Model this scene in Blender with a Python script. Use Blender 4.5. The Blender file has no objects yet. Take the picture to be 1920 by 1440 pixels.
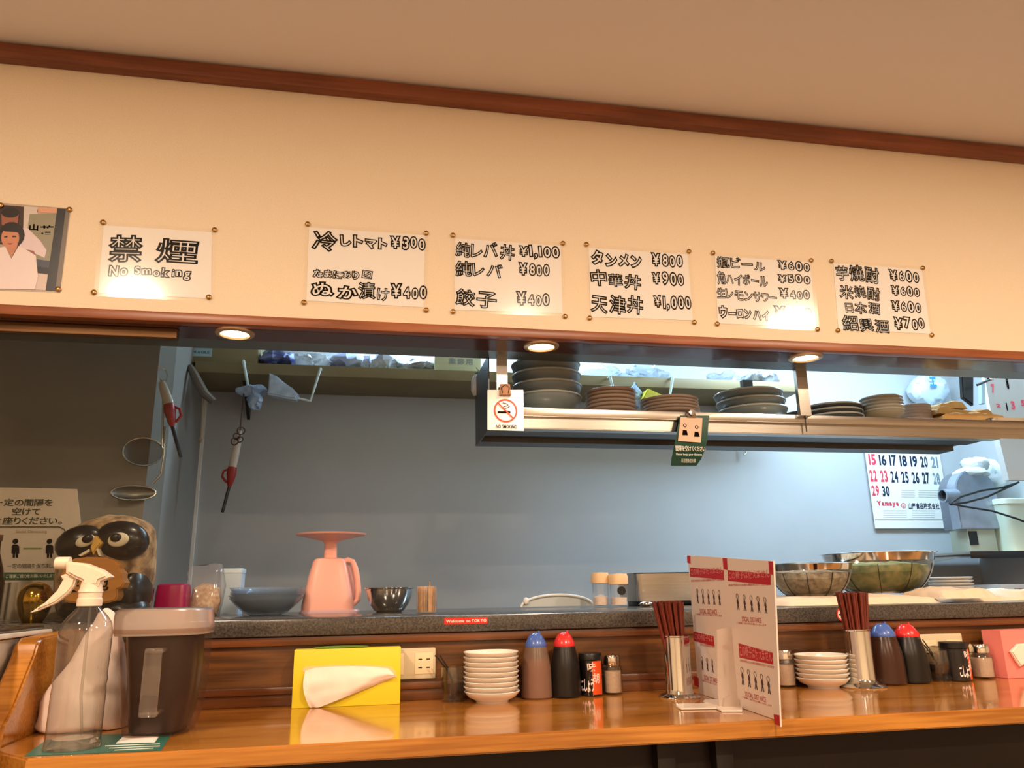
import bpy, bmesh, math, random
from mathutils import Vector, Matrix, noise
random.seed(7)
PI = math.pi
sc = bpy.context.scene
COL = sc.collection
EYE = 1.2                                    # eye height above the floor

# ------------------------------------------------------------------ camera
F = 1450.0
pitch, yaw, roll = math.radians(15.0), math.radians(11.0), math.radians(-1.0)
FW = Vector((math.sin(yaw)*math.cos(pitch), math.cos(yaw)*math.cos(pitch), math.sin(pitch)))
R0 = Vector((math.cos(yaw), -math.sin(yaw), 0)); U0 = R0.cross(FW)
RT = R0*math.cos(roll) + U0*math.sin(roll); UP = U0*math.cos(roll) - R0*math.sin(roll)
cam = bpy.data.objects.new('camera', bpy.data.cameras.new('camera'))
COL.objects.link(cam)
cam.data.sensor_width = 36; cam.data.lens = F/1920*36; cam.data.clip_start = .02
m = Matrix((RT, UP, -FW)).transposed().to_4x4(); m.translation = Vector((0, 0, EYE))
cam.matrix_world = m
sc.camera = cam

# ------------------------------------------------------------------ exposure, world, lights
sc.view_settings.view_transform = 'Standard'; sc.view_settings.look = 'None'
sc.view_settings.gamma = 1; sc.view_settings.use_curve_mapping = False
sc.view_settings.exposure = 0.0
w = bpy.data.worlds.new('world'); sc.world = w; w.use_nodes = True
w.node_tree.nodes['Background'].inputs[0].default_value = (.9, .75, .6, 1)
w.node_tree.nodes['Background'].inputs[1].default_value = 0.02
WARM = (1.0, .77, .56)
COOL = (.52, .77, 1.0)
CEIL = EYE + 1.35
def lamp(name, kind, loc, energy, color, rot=(0, 0, 0), **kw):
    d = bpy.data.lights.new(name, kind); d.energy = energy; d.color = color
    for k, v in kw.items(): setattr(d, k, v)
    o = bpy.data.objects.new(name, d); o.location = loc; o.rotation_euler = rot; COL.objects.link(o)
    return o
LAMP_SPOTS = [(-1.05, .19), (.79, -.03), (2.17, .27), (-1.15, -1.6), (.55, -1.6), (2.2, -1.6)]
for lx, ly in LAMP_SPOTS:
    lamp('ceiling_lamp_light', 'AREA', (lx, ly, CEIL-.02), 42 if ly > -1 else 30, WARM, shape='DISK', size=.15)
FLUOR = [((.55, 3.2), 1.5), ((2.2, 2.75), 3.6)]     # fluorescent battens in the kitchen: x, y, strength
for (lx, ly), k in FLUOR:
    lamp('fluorescent_light', 'AREA', (lx, ly, EYE+1.28), 13*k, COOL, shape='RECTANGLE', size=1.2, size_y=.05 if ly > 3 else .3)

# ------------------------------------------------------------------ pixel rays (layout was measured in the 1920x1440 photograph)
def ray(x, y): return FW + RT*((x-960)/F) + UP*((720-y)/F)
def at(x, y, Y):
    d = ray(x, y); d = d*(Y/d.y); return Vector((d.x, d.y, d.z+EYE))
def onz(x, y, z):
    d = ray(x, y); d = d*((z-EYE)/d.z); return Vector((d.x, d.y, z))

# ------------------------------------------------------------------ materials
def lin(c):
    r = []
    for v in c:
        v = v/255.0
        r.append(v/12.92 if v <= .04045 else ((v+.055)/1.055)**2.4)
    return (r[0], r[1], r[2], 1)
MATS = {}
def mat(name, c, rough=.5, metal=0, spec=.5, noise_amt=0, scale=20, bump=0, alpha=1, trans=0, emit=0, coat=0, sss=0, c2=None, stretch=None, ior=1.45):
    if name in MATS: return MATS[name]
    m = bpy.data.materials.new(name); m.use_nodes = True; MATS[name] = m
    nt = m.node_tree; b = nt.nodes['Principled BSDF']
    I = b.inputs
    I['Base Color'].default_value = lin(c); I['Roughness'].default_value = rough; I['Metallic'].default_value = metal
    I['Specular IOR Level'].default_value = spec; I['Alpha'].default_value = alpha; I['IOR'].default_value = ior
    I['Transmission Weight'].default_value = trans; I['Coat Weight'].default_value = coat; I['Coat Roughness'].default_value = .08
    if sss: I['Subsurface Weight'].default_value = sss; I['Subsurface Radius'].default_value = (.02, .015, .01)
    if emit: I['Emission Color'].default_value = lin(c); I['Emission Strength'].default_value = emit
    if noise_amt or bump or c2:
        tc = nt.nodes.new('ShaderNodeTexCoord'); mp = nt.nodes.new('ShaderNodeMapping'); nz = nt.nodes.new('ShaderNodeTexNoise')
        nt.links.new(tc.outputs['Object'], mp.inputs[0]); nt.links.new(mp.outputs[0], nz.inputs['Vector'])
        nz.inputs['Scale'].default_value = scale; nz.inputs['Detail'].default_value = 6
        if stretch: mp.inputs['Scale'].default_value = stretch
        if noise_amt or c2:
            mx = nt.nodes.new('ShaderNodeMix'); mx.data_type = 'RGBA'
            cr = nt.nodes.new('ShaderNodeValToRGB'); cr.color_ramp.elements[0].position = .35; cr.color_ramp.elements[1].position = .65
            nt.links.new(nz.outputs['Fac'], cr.inputs[0]); nt.links.new(cr.outputs[0], mx.inputs['Factor'])
            k = 1-noise_amt
            mx.inputs['A'].default_value = lin(c) if c2 else lin([v*k for v in c]); mx.inputs['B'].default_value = lin(c2 or c)
            nt.links.new(mx.outputs['Result'], I['Base Color'])
        if bump:
            bp = nt.nodes.new('ShaderNodeBump'); bp.inputs['Strength'].default_value = bump; bp.inputs['Distance'].default_value = .002
            nt.links.new(nz.outputs['Fac'], bp.inputs['Height']); nt.links.new(bp.outputs[0], I['Normal'])
    return m
def wood(name, c1, c2, rough=.3, rings=7, coat=0, spec=.5):
    m = bpy.data.materials.new(name); m.use_nodes = True; nt = m.node_tree; b = nt.nodes['Principled BSDF']
    N = nt.nodes.new; L = nt.links.new
    tc = N('ShaderNodeTexCoord'); mp = N('ShaderNodeMapping'); mp.inputs['Scale'].default_value = (.55, 3, 3)
    L(tc.outputs['Object'], mp.inputs[0])
    n1 = N('ShaderNodeTexNoise'); n1.inputs['Scale'].default_value = 1.6; n1.inputs['Detail'].default_value = 2; L(mp.outputs[0], n1.inputs['Vector'])
    mul = N('ShaderNodeMath'); mul.operation = 'MULTIPLY'; mul.inputs[1].default_value = rings*6; L(n1.outputs['Fac'], mul.inputs[0])
    sn = N('ShaderNodeMath'); sn.operation = 'SINE'; L(mul.outputs[0], sn.inputs[0])
    mp2 = N('ShaderNodeMapping'); mp2.inputs['Scale'].default_value = (4, 110, 110); L(tc.outputs['Object'], mp2.inputs[0])
    n2 = N('ShaderNodeTexNoise'); n2.inputs['Scale'].default_value = 1.5; n2.inputs['Detail'].default_value = 5; L(mp2.outputs[0], n2.inputs['Vector'])
    ad = N('ShaderNodeMath'); ad.operation = 'MULTIPLY_ADD'; ad.inputs[1].default_value = .16; L(sn.outputs[0], ad.inputs[0]); L(n2.outputs['Fac'], ad.inputs[2])
    cr = N('ShaderNodeValToRGB'); cr.color_ramp.elements[0].position = .25; cr.color_ramp.elements[1].position = .72
    cr.color_ramp.elements[0].color = lin(c1); cr.color_ramp.elements[1].color = lin(c2)
    L(ad.outputs[0], cr.inputs[0]); L(cr.outputs[0], b.inputs['Base Color'])
    b.inputs['Roughness'].default_value = rough; b.inputs['Coat Weight'].default_value = coat; b.inputs['Coat Roughness'].default_value = .06
    b.inputs['Specular IOR Level'].default_value = spec
    return m
def clear(name, tint=(255, 255, 255), ior=1.45, rough=.03, milky=0, milk=(230, 230, 230), boost=1.0):
    """thin clear sheet: straight-through transmission + fresnel reflection + optional milkiness"""
    m = bpy.data.materials.new(name); m.use_nodes = True; nt = m.node_tree; nt.nodes.clear()
    N = nt.nodes.new; L = nt.links.new
    out = N('ShaderNodeOutputMaterial'); tr = N('ShaderNodeBsdfTransparent'); gl = N('ShaderNodeBsdfGlossy'); mx = N('ShaderNodeMixShader'); fr = N('ShaderNodeFresnel')
    tr.inputs[0].default_value = lin(tint); gl.inputs['Roughness'].default_value = rough; 
    ge = N('ShaderNodeNewGeometry'); io = N('ShaderNodeMix'); io.inputs['A'].default_value = ior; io.inputs['B'].default_value = 1/ior   # both faces reflect like the outside of a thin sheet
    L(ge.outputs['Backfacing'], io.inputs['Factor']); L(io.outputs['Result'], fr.inputs[0])
    base = tr.outputs[0]
    if milky:
        df = N('ShaderNodeBsdfDiffuse'); df.inputs[0].default_value = lin(milk); tl = N('ShaderNodeBsdfTranslucent'); tl.inputs[0].default_value = lin(milk)
        m1 = N('ShaderNodeMixShader'); m1.inputs[0].default_value = .5; L(df.outputs[0], m1.inputs[1]); L(tl.outputs[0], m1.inputs[2])
        m2 = N('ShaderNodeMixShader'); m2.inputs[0].default_value = milky; L(base, m2.inputs[1]); L(m1.outputs[0], m2.inputs[2]); base = m2.outputs[0]
    ml = N('ShaderNodeMath'); ml.operation = 'MULTIPLY'; ml.inputs[1].default_value = boost; ml.use_clamp = True
    L(fr.outputs[0], ml.inputs[0]); L(ml.outputs[0], mx.inputs[0]); L(base, mx.inputs[1]); L(gl.outputs[0], mx.inputs[2]); L(mx.outputs[0], out.inputs[0])
    return m

M_wall = mat('cream_wallpaper', (238, 221, 196), .75, bump=.15, scale=300, noise_amt=.03)
M_ceil = mat('ceiling_board', (238, 234, 232), .8, bump=.1, scale=200)
M_trim = wood('trim_wood', (110, 58, 34), (140, 78, 48), .45)
M_beam = wood('beam_wood', (124, 68, 38), (160, 94, 56), .35)
M_soffit = mat('soffit_laminate', (84, 42, 30), .16, noise_amt=.15, scale=3)
M_band = mat('grey_steel_band', (120, 125, 122), .35, metal=.7)
M_counter = wood('oak_counter', (150, 90, 26), (190, 126, 50), .16, rings=5, coat=.6)
M_panel = wood('oak_panel', (72, 42, 16), (108, 66, 28), .35, rings=10)
M_ptrim = wood('oak_trim', (86, 48, 22), (120, 70, 36), .3)
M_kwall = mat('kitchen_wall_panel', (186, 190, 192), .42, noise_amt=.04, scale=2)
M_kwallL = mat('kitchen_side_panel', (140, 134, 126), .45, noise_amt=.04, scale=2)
M_white = mat('white_board', (235, 232, 225), .6)
M_floor = mat('dark_floor', (92, 72, 58), .5, noise_amt=.2, scale=12)
M_dark = mat('dark_front', (34, 20, 13), .5, noise_amt=.2, scale=6)
M_gran = mat('grey_granite', (50, 47, 44), .2, c2=(84, 78, 72), scale=260, coat=.2)
M_steel = mat('brushed_steel', (190, 184, 176), .26, metal=1, noise_amt=.06, scale=6, stretch=(1, 60, 60))
M_steeld = mat('dark_steel', (66, 64, 64), .35, metal=1)
M_chrome = mat('polished_steel', (215, 212, 206), .1, metal=1)
M_paper = mat('white_paper', (240, 236, 232), .7)
M_ink = mat('black_ink', (12, 8, 7), .9, spec=.1)
M_red = mat('red_print', (176, 30, 44), .5)
M_clear = clear('clear_film', rough=.12, ior=1.3, boost=1.2)
M_glass = clear('clear_glass', (230, 231, 228), ior=1.28)
M_pet = clear('clear_pet', (238, 236, 232), ior=1.6, rough=.05, milky=.035, boost=1.8)
M_bag = clear('plastic_bag_film', (225, 232, 240), milky=.5, rough=.15, milk=(225, 235, 245), boost=1.5)
M_bagw = clear('white_bag_film', milky=.8, rough=.25, milk=(222, 226, 228))
M_porc = mat('white_porcelain', (238, 228, 216), .16, coat=.3)
M_stone = mat('grey_stoneware', (104, 114, 116), .3, noise_amt=.06, scale=8)
M_stonerim = mat('pale_glazed_rim', (150, 152, 146), .3)
M_dish = mat('brown_grey_stoneware', (150, 132, 120), .32)
M_blackdish = mat('dark_stoneware', (70, 72, 72), .25)
M_gold = mat('brass_pin', (168, 130, 80), .35, metal=1)
M_black = mat('black_plastic', (20, 20, 20), .35)
M_cloth = mat('white_cloth', (232, 218, 205), .85, bump=.4, scale=180)

# ------------------------------------------------------------------ geometry
class G:
    def __init__(s): s.v = []; s.f = []
    def add(s, vs, fs):
        n = len(s.v); s.v += [Vector(p) for p in vs]; s.f += [tuple(i+n for i in f) for f in fs]; return s
    def box(s, x0, x1, y0, y1, z0, z1, bev=0, seg=2):
        bm = bmesh.new(); bmesh.ops.create_cube(bm, size=1)
        for p in bm.verts: p.co = Vector(((x0+x1)/2+p.co.x*(x1-x0), (y0+y1)/2+p.co.y*(y1-y0), (z0+z1)/2+p.co.z*(z1-z0)))
        if bev: bmesh.ops.bevel(bm, geom=bm.edges[:], offset=min(bev, .49*min(abs(x1-x0), abs(y1-y0), abs(z1-z0))), segments=seg, affect='EDGES', profile=.5)
        s._bm(bm); return s
    def _bm(s, bm):
        bm.verts.index_update(); s.add([p.co.copy() for p in bm.verts], [[q.index for q in f.verts] for f in bm.faces]); bm.free()
    def lathe(s, prof, seg=32, c=(0, 0, 0), ax='z', a0=0):
        vs = []; fs = []; n = len(prof)
        for i in range(seg):
            a = a0+2*PI*i/seg
            for r, z in prof:
                p = (r*math.cos(a), r*math.sin(a), z)
                if ax == 'y': p = (p[0], p[2], p[1])
                if ax == 'x': p = (p[2], p[0], p[1])
                vs.append((p[0]+c[0], p[1]+c[1], p[2]+c[2]))
        for i in range(seg):
            j = (i+1) % seg
            for k in range(n-1):
                if prof[k][0] < 1e-7 and prof[k+1][0] < 1e-7: continue
                q = (i*n+k, j*n+k, j*n+k+1, i*n+k+1)
                if prof[k][0] < 1e-7: q = (i*n+k, j*n+k+1, i*n+k+1)
                elif prof[k+1][0] < 1e-7: q = (i*n+k, j*n+k, i*n+k+1)
                fs.append(q)
        return s.add(vs, fs)
    def tube(s, pts, r, seg=8, closed=False):
        pts = [Vector(p) for p in pts]; vs = []; fs = []; n = len(pts)
        up = Vector((.13, .21, .97)).normalized(); prev = None
        for i, p in enumerate(pts):
            a = pts[(i-1) % n] if (closed or i) else p; b = pts[(i+1) % n] if (closed or i < n-1) else p
            t = (b-a).normalized(); x = t.cross(up)
            if x.length < .15: x = t.cross(Vector((1, 0, 0)))
            if prev is not None:
                x = prev - t*prev.dot(t)
            x.normalize(); prev = x; y = t.cross(x)
            rr = r[i] if isinstance(r, (list, tuple)) else r
            vs += [p+(x*math.cos(2*PI*k/seg)+y*math.sin(2*PI*k/seg))*rr for k in range(seg)]
        for i in range(n if closed else n-1):
            j = (i+1) % n
            fs += [(i*seg+k, i*seg+(k+1) % seg, j*seg+(k+1) % seg, j*seg+k) for k in range(seg)]
        if not closed: fs += [tuple(range(seg))[::-1], tuple((n-1)*seg+k for k in range(seg))]
        return s.add(vs, fs)
    def prism(s, pts, d, bev=0):
        """extrude a planar 3D outline along vector d"""
        d = Vector(d); n = len(pts); pts = [Vector(p) for p in pts]
        bm = bmesh.new(); a = [bm.verts.new(p) for p in pts]; b = [bm.verts.new(p+d) for p in pts]
        bm.faces.new(a); bm.faces.new(b[::-1])
        for i in range(n): bm.faces.new((a[i], b[i], b[(i+1) % n], a[(i+1) % n]))
        bmesh.ops.recalc_face_normals(bm, faces=bm.faces[:])
        if bev: bmesh.ops.bevel(bm, geom=[e for e in bm.edges if abs((e.verts[0].co-e.verts[1].co).normalized().dot(d.normalized())) < .9], offset=bev, segments=2, affect='EDGES')
        s._bm(bm); return s
    def loft(s, rings, seg=28, ex=2, nz=0, nsc=12, seed=0, cap=True):
        """rings: (z, cx, cy, rx, ry); superellipse exponent ex; nz = noise metres"""
        vs = []; fs = []; n = len(rings)
        for (z, cx, cy, rx, ry) in rings:
            for k in range(seg):
                a = 2*PI*k/seg; c, q = math.cos(a), math.sin(a)
                x = math.copysign(abs(c)**(2/ex), c); y = math.copysign(abs(q)**(2/ex), q)
                p = Vector((cx+rx*x, cy+ry*y, z))
                if nz: p += noise.noise_vector(p*nsc+Vector((seed*7.3, 0, 0)))*nz*min(1, (rx+ry)*20)
                vs.append(p)
        for i in range(n-1):
            fs += [(i*seg+k, i*seg+(k+1) % seg, (i+1)*seg+(k+1) % seg, (i+1)*seg+k) for k in range(seg)]
        if cap: fs += [tuple(range(seg))[::-1], tuple((n-1)*seg+k for k in range(seg))]
        return s.add(vs, fs)
    def ell(s, c, r, seg=20, nz=0, nsc=10, seed=0, rot=None, folds=0):
        vs = []; fs = []; nr = seg//2
        c = Vector(c)
        for i in range(nr+1):
            t = PI*i/nr
            for k in range(seg):
                a = 2*PI*k/seg
                p = Vector((r[0]*math.sin(t)*math.cos(a), r[1]*math.sin(t)*math.sin(a), -r[2]*math.cos(t)))
                if nz:
                    nn = noise.noise_vector((p+c)*nsc+Vector((seed*3.1, seed, 0)))*nz
                    if folds: nn += noise.noise_vector((p+c)*nsc*3.1+Vector((0, seed*5.7, 0)))*nz*.5
                    p += nn
                if rot: p = rot @ p
                vs.append(p+c)
        for i in range(nr):
            fs += [(i*seg+k, i*seg+(k+1) % seg, (i+1)*seg+(k+1) % seg, (i+1)*seg+k) for k in range(seg)]
        return s.add(vs, fs)
    def obj(s, name, m, parent=None, world=True, sharp=35, origin=None, label=None, kind=None):
        me = bpy.data.meshes.new(name)
        off = Vector((0, 0, 0))
        if parent is not None:
            if world: off = wloc(parent)
        elif origin is not None: off = Vector(origin)
        me.from_pydata([p-off for p in s.v], [], s.f)
        bm = bmesh.new(); bm.from_mesh(me); bmesh.ops.remove_doubles(bm, verts=bm.verts, dist=1e-6); bmesh.ops.recalc_face_normals(bm, faces=bm.faces); bm.to_mesh(me); bm.free()
        me.shade_smooth(); me.set_sharp_from_angle(angle=math.radians(sharp))
        me.materials.append(m)
        o = bpy.data.objects.new(name, me); COL.objects.link(o); o.parent = parent
        if parent is None and origin is not None: o.location = off
        if label: o['label'] = label
        if kind: o['kind'] = kind
        return o
def wloc(o):
    v = Vector((0, 0, 0))
    while o is not None: v = v+o.location; o = o.parent
    return v
def thing(name, label, cat, loc, group=None):
    o = bpy.data.objects.new(name, None); COL.objects.link(o); o.location = loc; o.empty_display_size = .02
    o['label'] = label; o['category'] = cat
    if group: o['group'] = group
    return o
def tag(o, label, cat, group=None):
    o['label'] = label; o['category'] = cat
    if group: o['group'] = group
    return o
def struct(name, g, m): return g.obj(name, m, kind='structure')
def dup(root, loc, label=None, group=None):
    r = root.copy(); COL.objects.link(r); r.location = loc
    if label: r['label'] = label
    if group: r['group'] = group
    for ch in list(root.children):
        c = ch.copy(); COL.objects.link(c); c.parent = r
        for g in list(ch.children):
            d = g.copy(); COL.objects.link(d); d.parent = c
    return r

# ------------------------------------------------------------------ lettering
_glyph = {}
def glyph(ch, outline, off, bold=0):
    key = (ch, outline, off, bold)
    if key in _glyph: return _glyph[key]
    c = bpy.data.curves.new('t', 'FONT'); c.body = ch; c.resolution_u = 3
    if outline: c.fill_mode = 'NONE'; c.bevel_depth = outline; c.bevel_resolution = 0; c.offset = off
    else: c.fill_mode = 'FRONT'; c.offset = bold
    o = bpy.data.objects.new('t', c); me = bpy.data.meshes.new_from_object(o)
    vs = [p.co.copy() for p in me.vertices]; fs = [tuple(f.vertices) for f in me.polygons]
    bpy.data.objects.remove(o); bpy.data.curves.remove(c); bpy.data.meshes.remove(me)
    _glyph[key] = (vs, fs); return vs, fs
class Frame:
    def __init__(s, o, u, v): s.o = Vector(o); s.u = Vector(u).normalized(); s.v = Vector(v).normalized(); s.n = s.u.cross(s.v)
    def p(s, a, b, h=0): return s.o+s.u*a+s.v*b+s.n*h
    def px(s, x, y):
        """where the sight line of photograph pixel x,y meets this surface"""
        d = ray(x, y); o = Vector((0, 0, EYE)); t = (s.o-o).dot(s.n)/d.dot(s.n); q = o+d*t-s.o
        return q.dot(s.u), q.dot(s.v)
def write(txt, fr, box, m, parent, name='lettering', outline=0, off=0, jit=0, h=.0012, bold=0, ital=0):
    """lay txt out char by char and fit it to box = (u0, v0, u1, v1) on frame fr"""
    rnd = random.Random(hash(txt) % 1000 if False else sum(map(ord, txt)))
    V = []; Fs = []; x = 0
    for ch in txt:
        if ch == ' ': x += .4; continue
        vs, fs = glyph(ch, outline, off, bold)
        if not vs: x += .5; continue
        x0 = min(p.x for p in vs); x1 = max(p.x for p in vs)
        a = rnd.uniform(-jit, jit)*.12; k = 1+rnd.uniform(-jit, jit)*.12; dy = rnd.uniform(-jit, jit)*.06
        n = len(V)
        for p in vs:
            q = Vector(((p.x-x0)*k+p.y*ital, p.y*k+dy, p.z*.04)); q = Vector((q.x*math.cos(a)-q.y*math.sin(a), q.x*math.sin(a)+q.y*math.cos(a), q.z))
            V.append(Vector((q.x+x, q.y, q.z)))
        Fs += [tuple(i+n for i in f) for f in fs]; x += (x1-x0)*k+(.03 if outline else .09)
    if not V: return
    ax0 = min(p.x for p in V); ax1 = max(p.x for p in V); ay0 = min(p.y for p in V); ay1 = max(p.y for p in V)
    u0, v0, u1, v1 = box; g = G()
    sx = (u1-u0)/(ax1-ax0); sy = (v1-v0)/max(ay1-ay0, 1e-6)
    for p in V: g.v.append(fr.p(u0+(p.x-ax0)*sx, v0+(p.y-ay0)*sy, h+p.z*.3*min(sx, sy)))
    g.f = Fs
    me = bpy.data.meshes.new(name); off_ = wloc(parent) if parent else Vector()
    me.from_pydata([p-off_ for p in g.v], [], g.f); me.materials.append(m)
    o = bpy.data.objects.new(name, me); COL.objects.link(o); o.parent = parent
    return o
def rect(fr, u0, v0, u1, v1, h, m, parent, name, t=.0006):
    g = G().prism([fr.p(u0, v0, h), fr.p(u1, v0, h), fr.p(u1, v1, h), fr.p(u0, v1, h)], fr.n*t)
    return g.obj(name, m, parent)
def poly(fr, pts, h, m, parent, name, t=.0005):
    return G().prism([fr.p(a, b, h) for a, b in pts], fr.n*t).obj(name, m, parent)
def pxpoly(fr, pts, h, m, parent, name, t=.0005): return poly(fr, [fr.px(*p) for p in pts], h, m, parent, name, t)

# =================================================================== SETTING
WY = 1.88                       # face of the wall over the counter
ZC = EYE-.233                   # top of the wooden counter
ZG = EYE-.051                   # top of the granite ledge
XL, XR = -2.6, 4.2
struct('floor', G().box(XL, XR, -2.6, 3.6, -.06, 0), M_floor)
struct('ceiling', G().box(XL, XR, -2.6, WY+.19, CEIL, CEIL+.06), M_ceil)
struct('wall_front', G().box(XL, XR, WY, WY+.19, EYE+.655, CEIL), M_wall)
struct('wall_left', G().box(XL-.1, XL, -2.6, 3.6, 0, CEIL), M_wall)
struct('wall_right', G().box(XR, XR+.1, -2.6, 3.6, 0, CEIL), M_wall)
struct('wall_back', G().box(XL, XR, -2.7, -2.6, 0, CEIL), M_wall)
g = G().box(XL, XR, WY-.035, WY, EYE+.694*WY, EYE+.7175*WY-.004, .003); g.box(XL, XR, WY-.02, WY, EYE+.7175*WY-.006, CEIL)
struct('trim_1', g, M_trim)
struct('trim_2', G().box(XL, XR, WY-.012, WY+.02, EYE+.637, EYE+.662, .003), M_beam)
struct('trim_3', G().box(XL, XR, WY+.02, 1.995, EYE+.637, EYE+.655), M_soffit)
struct('trim_4', G().box(XL, XR, 1.995, 2.07, EYE+.637, EYE+.655), M_band)
KX0, KX1, KY = -.68, 2.98, 3.4
struct('wall_kitchen_rear', G().box(KX0-.1, KX1+.1, KY, KY+.1, 0, CEIL), M_kwall)
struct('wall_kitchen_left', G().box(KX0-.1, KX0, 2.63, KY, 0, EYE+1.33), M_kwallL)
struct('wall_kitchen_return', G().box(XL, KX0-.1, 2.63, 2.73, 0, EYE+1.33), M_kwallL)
struct('wall_kitchen_right', G().box(KX1, KX1+.1, WY+.19, KY, 0, CEIL), M_kwall)
struct('ceiling_kitchen', G().box(XL, KX1+.1, WY+.19, KY+.1, EYE+1.33, EYE+1.38), M_white)
struct('trim_5', G().box(KX0, KX0+.012, KY-.014, KY, 0, EYE+1.3), M_white)          # corner strip of the kitchen panels
# wall below the ledge
struct('wall_panel', G().box(-.57, XR, WY, WY+.05, 0, ZG-.038), M_panel)
struct('trim_6', G().box(-.57, XR, WY-.012, WY, EYE-.091-.018, EYE-.0895, .003), M_ptrim)
g = G().box(-.57, XR, WY-.012, WY, ZC, EYE-.205, .002); g.box(-.57, XR, WY-.02, WY, EYE-.209, EYE-.193, .004)
struct('baseboard_front', g, M_ptrim)
# granite ledge
g = G().box(-1.4, 2.96, WY-.022, 2.62, ZG-.037, ZG, .003)
o = g.obj('granite_ledge', M_gran, origin=(1, WY, ZG)); tag(o, 'long speckled grey granite serving ledge above the wooden counter', 'counter')
# wooden counter with chamfered left corner
t = thing('wooden_counter', 'long glossy honey oak eating counter along the bottom of the picture', 'counter', (1, 1.6, ZC))
fy = .233/.167
G().prism([(-.569, WY-.001, ZC-.03), (-.569, 1.49, ZC-.03), (-.546, 1.456, ZC-.03), (-.489, fy, ZC-.03), (XR, fy, ZC-.03), (XR, WY-.001, ZC-.03)], (0, 0, .03), .003).obj('worktop', M_counter, t)
for i, x in enumerate((.545, .66, 1.9)):
    struct('trim_%d' % (7+i), G().box(x, x+.035, 1.47, 1.4995, 0, ZC-.031, .002), M_dark)
struct('wall_counter_front', G().box(-.57, XR, 1.5, 1.55, 0, ZC-.031), M_dark)
# left partition
zz = lambda r: EYE+r
pts = [(1.878, -.06), (1.63, -.068), (1.612, -.078), (1.605, -.095), (1.545, -.175), (1.528, -.188), (1.515, -.2), (1.505, -.25), (1.5, -1.19), (1.878, -1.19)]
o = G().prism([(-.571, y, zz(z)) for y, z in pts], (-.04, 0, 0), .004).obj('end_partition', M_counter, origin=(-.59, 1.7, .01))
tag(o, 'oak end partition with a sloping front edge closing the counter at the left', 'partition')
# =================================================================== LAMPS
lens = mat('lamp_lens', (255, 236, 205), .3, emit=9)
rimm = mat('lamp_rim', (205, 170, 130), .3, metal=.6)
LN = ['brass rimmed downlight in the soffit nearest the no smoking sheet at the left', 'brass rimmed downlight in the soffit above the stack of large bowls', 'brass rimmed downlight in the soffit beside the steel shelf strap at the right']
for (px, py), lb in zip([(441, 620), (1015, 649), (1510, 670)], LN):
    c = at(px, py, 1.935); c.z = EYE+.637
    t = thing('downlight', lb, 'light', c, 'downlights in the soffit')
    G().lathe([(.034, .0), (.036, -.006), (.047, -.004), (.048, 0), (.034, 0)], 36).obj('rim', rimm, t, world=False)
    G().lathe([(0, -.002), (.02, -.003), (.0335, -.001), (.0335, .003), (0, .003)], 36).obj('lens', lens, t, world=False)
    lamp('downlight_beam', 'SPOT', (c.x, c.y, c.z-.012), 5.5, WARM, spot_size=math.radians(120), spot_blend=.6, shadow_soft_size=.03)
clens = mat('ceiling_lamp_lens', (255, 226, 180), .3, emit=70)
for i, (lx, ly) in enumerate(LAMP_SPOTS):
    t = thing('ceiling_downlight', 'round recessed ceiling downlight over the dining side behind the camera', 'light', (lx, ly, CEIL), 'ceiling downlights over the seats')
    G().lathe([(.055, .0), (.056, -.008), (.072, -.004), (.073, 0)], 28).obj('rim', M_white, t, world=False)
    G().lathe([(0, -.012), (.054, -.012), (.054, 0)], 28).obj('lens', clens, t, world=False)
tubem = mat('fluorescent_tube', (215, 240, 255), .3, emit=14)
for i, ((lx, ly), k) in enumerate(FLUOR):
    t = thing('fluorescent_batten', ['white fluorescent batten on the kitchen ceiling right above the rear shelf', 'white fluorescent batten on the kitchen ceiling at the right'][i], 'light', (lx, ly, EYE+1.33))
    G().box(-.62, .62, -.04, .04, -.03, 0, .004).obj('housing', M_white, t, world=False)
    G().lathe([(0, -.6), (.013, -.6), (.013, .6), (0, .6)], 12, (0, 0, -.034), 'x').obj('tube', tubem, t, world=False)
# =================================================================== NOTICES ON THE UPPER WALL
WF = Frame((0, WY, EYE), (1, 0, 0), (0, 0, 1))          # WF.n points to -y, towards the diners
def pin(fr, px, py, parent, k=1):
    a, b = fr.px(px, py); c = fr.p(a, b, 0); base = wloc(parent)
    prof = [(0, -.007*k), (.004, -.0068*k), (.0065, -.005*k), (.0065, -.003*k), (.003, -.0025*k), (.0015, 0)]
    G().lathe(prof, 14, c-base, 'y').obj('pushpin', M_gold, parent, world=False)
def sheet(name, label, q, lines, pins, cat='sign'):
    """q = photograph corners TL TR BR BL"""
    P = [WF.px(*p) for p in q]
    cx = sum(p[0] for p in P)/4; cz = min(p[1] for p in P)
    t = thing(name, label, cat, WF.p(cx, cz))
    mrg = .009
    c = [(P[0][0]+mrg, P[0][1]-mrg), (P[3][0]+mrg, P[3][1]+mrg), (P[2][0]-mrg, P[2][1]+mrg), (P[1][0]-mrg, P[1][1]-mrg)]
    poly(WF, c, .0006, M_paper, t, 'paper', .0005)
    poly(WF, [P[0], P[3], P[2], P[1]], .0028, M_clear, t, 'lamination', .0004)
    for tx, xl, yt, yb, xr in lines:
        u0, v1 = WF.px(xl, yt); _, v0 = WF.px(xl, yb); u1, _ = WF.px(xr, yb)
        cjk = any(ord(k) >= 0x4e00 and ord(k) < 0xa000 for k in tx); big = tx in '禁煙'
        write(tx, WF, (u0, v0, u1, v1), M_ink, t, outline=.03 if big else (.034 if cjk else .045), off=.016 if big else (.02 if cjk else .06), jit=1, h=.0016)
    for p in pins: pin(WF, p[0], p[1], t)
    return t
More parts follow.
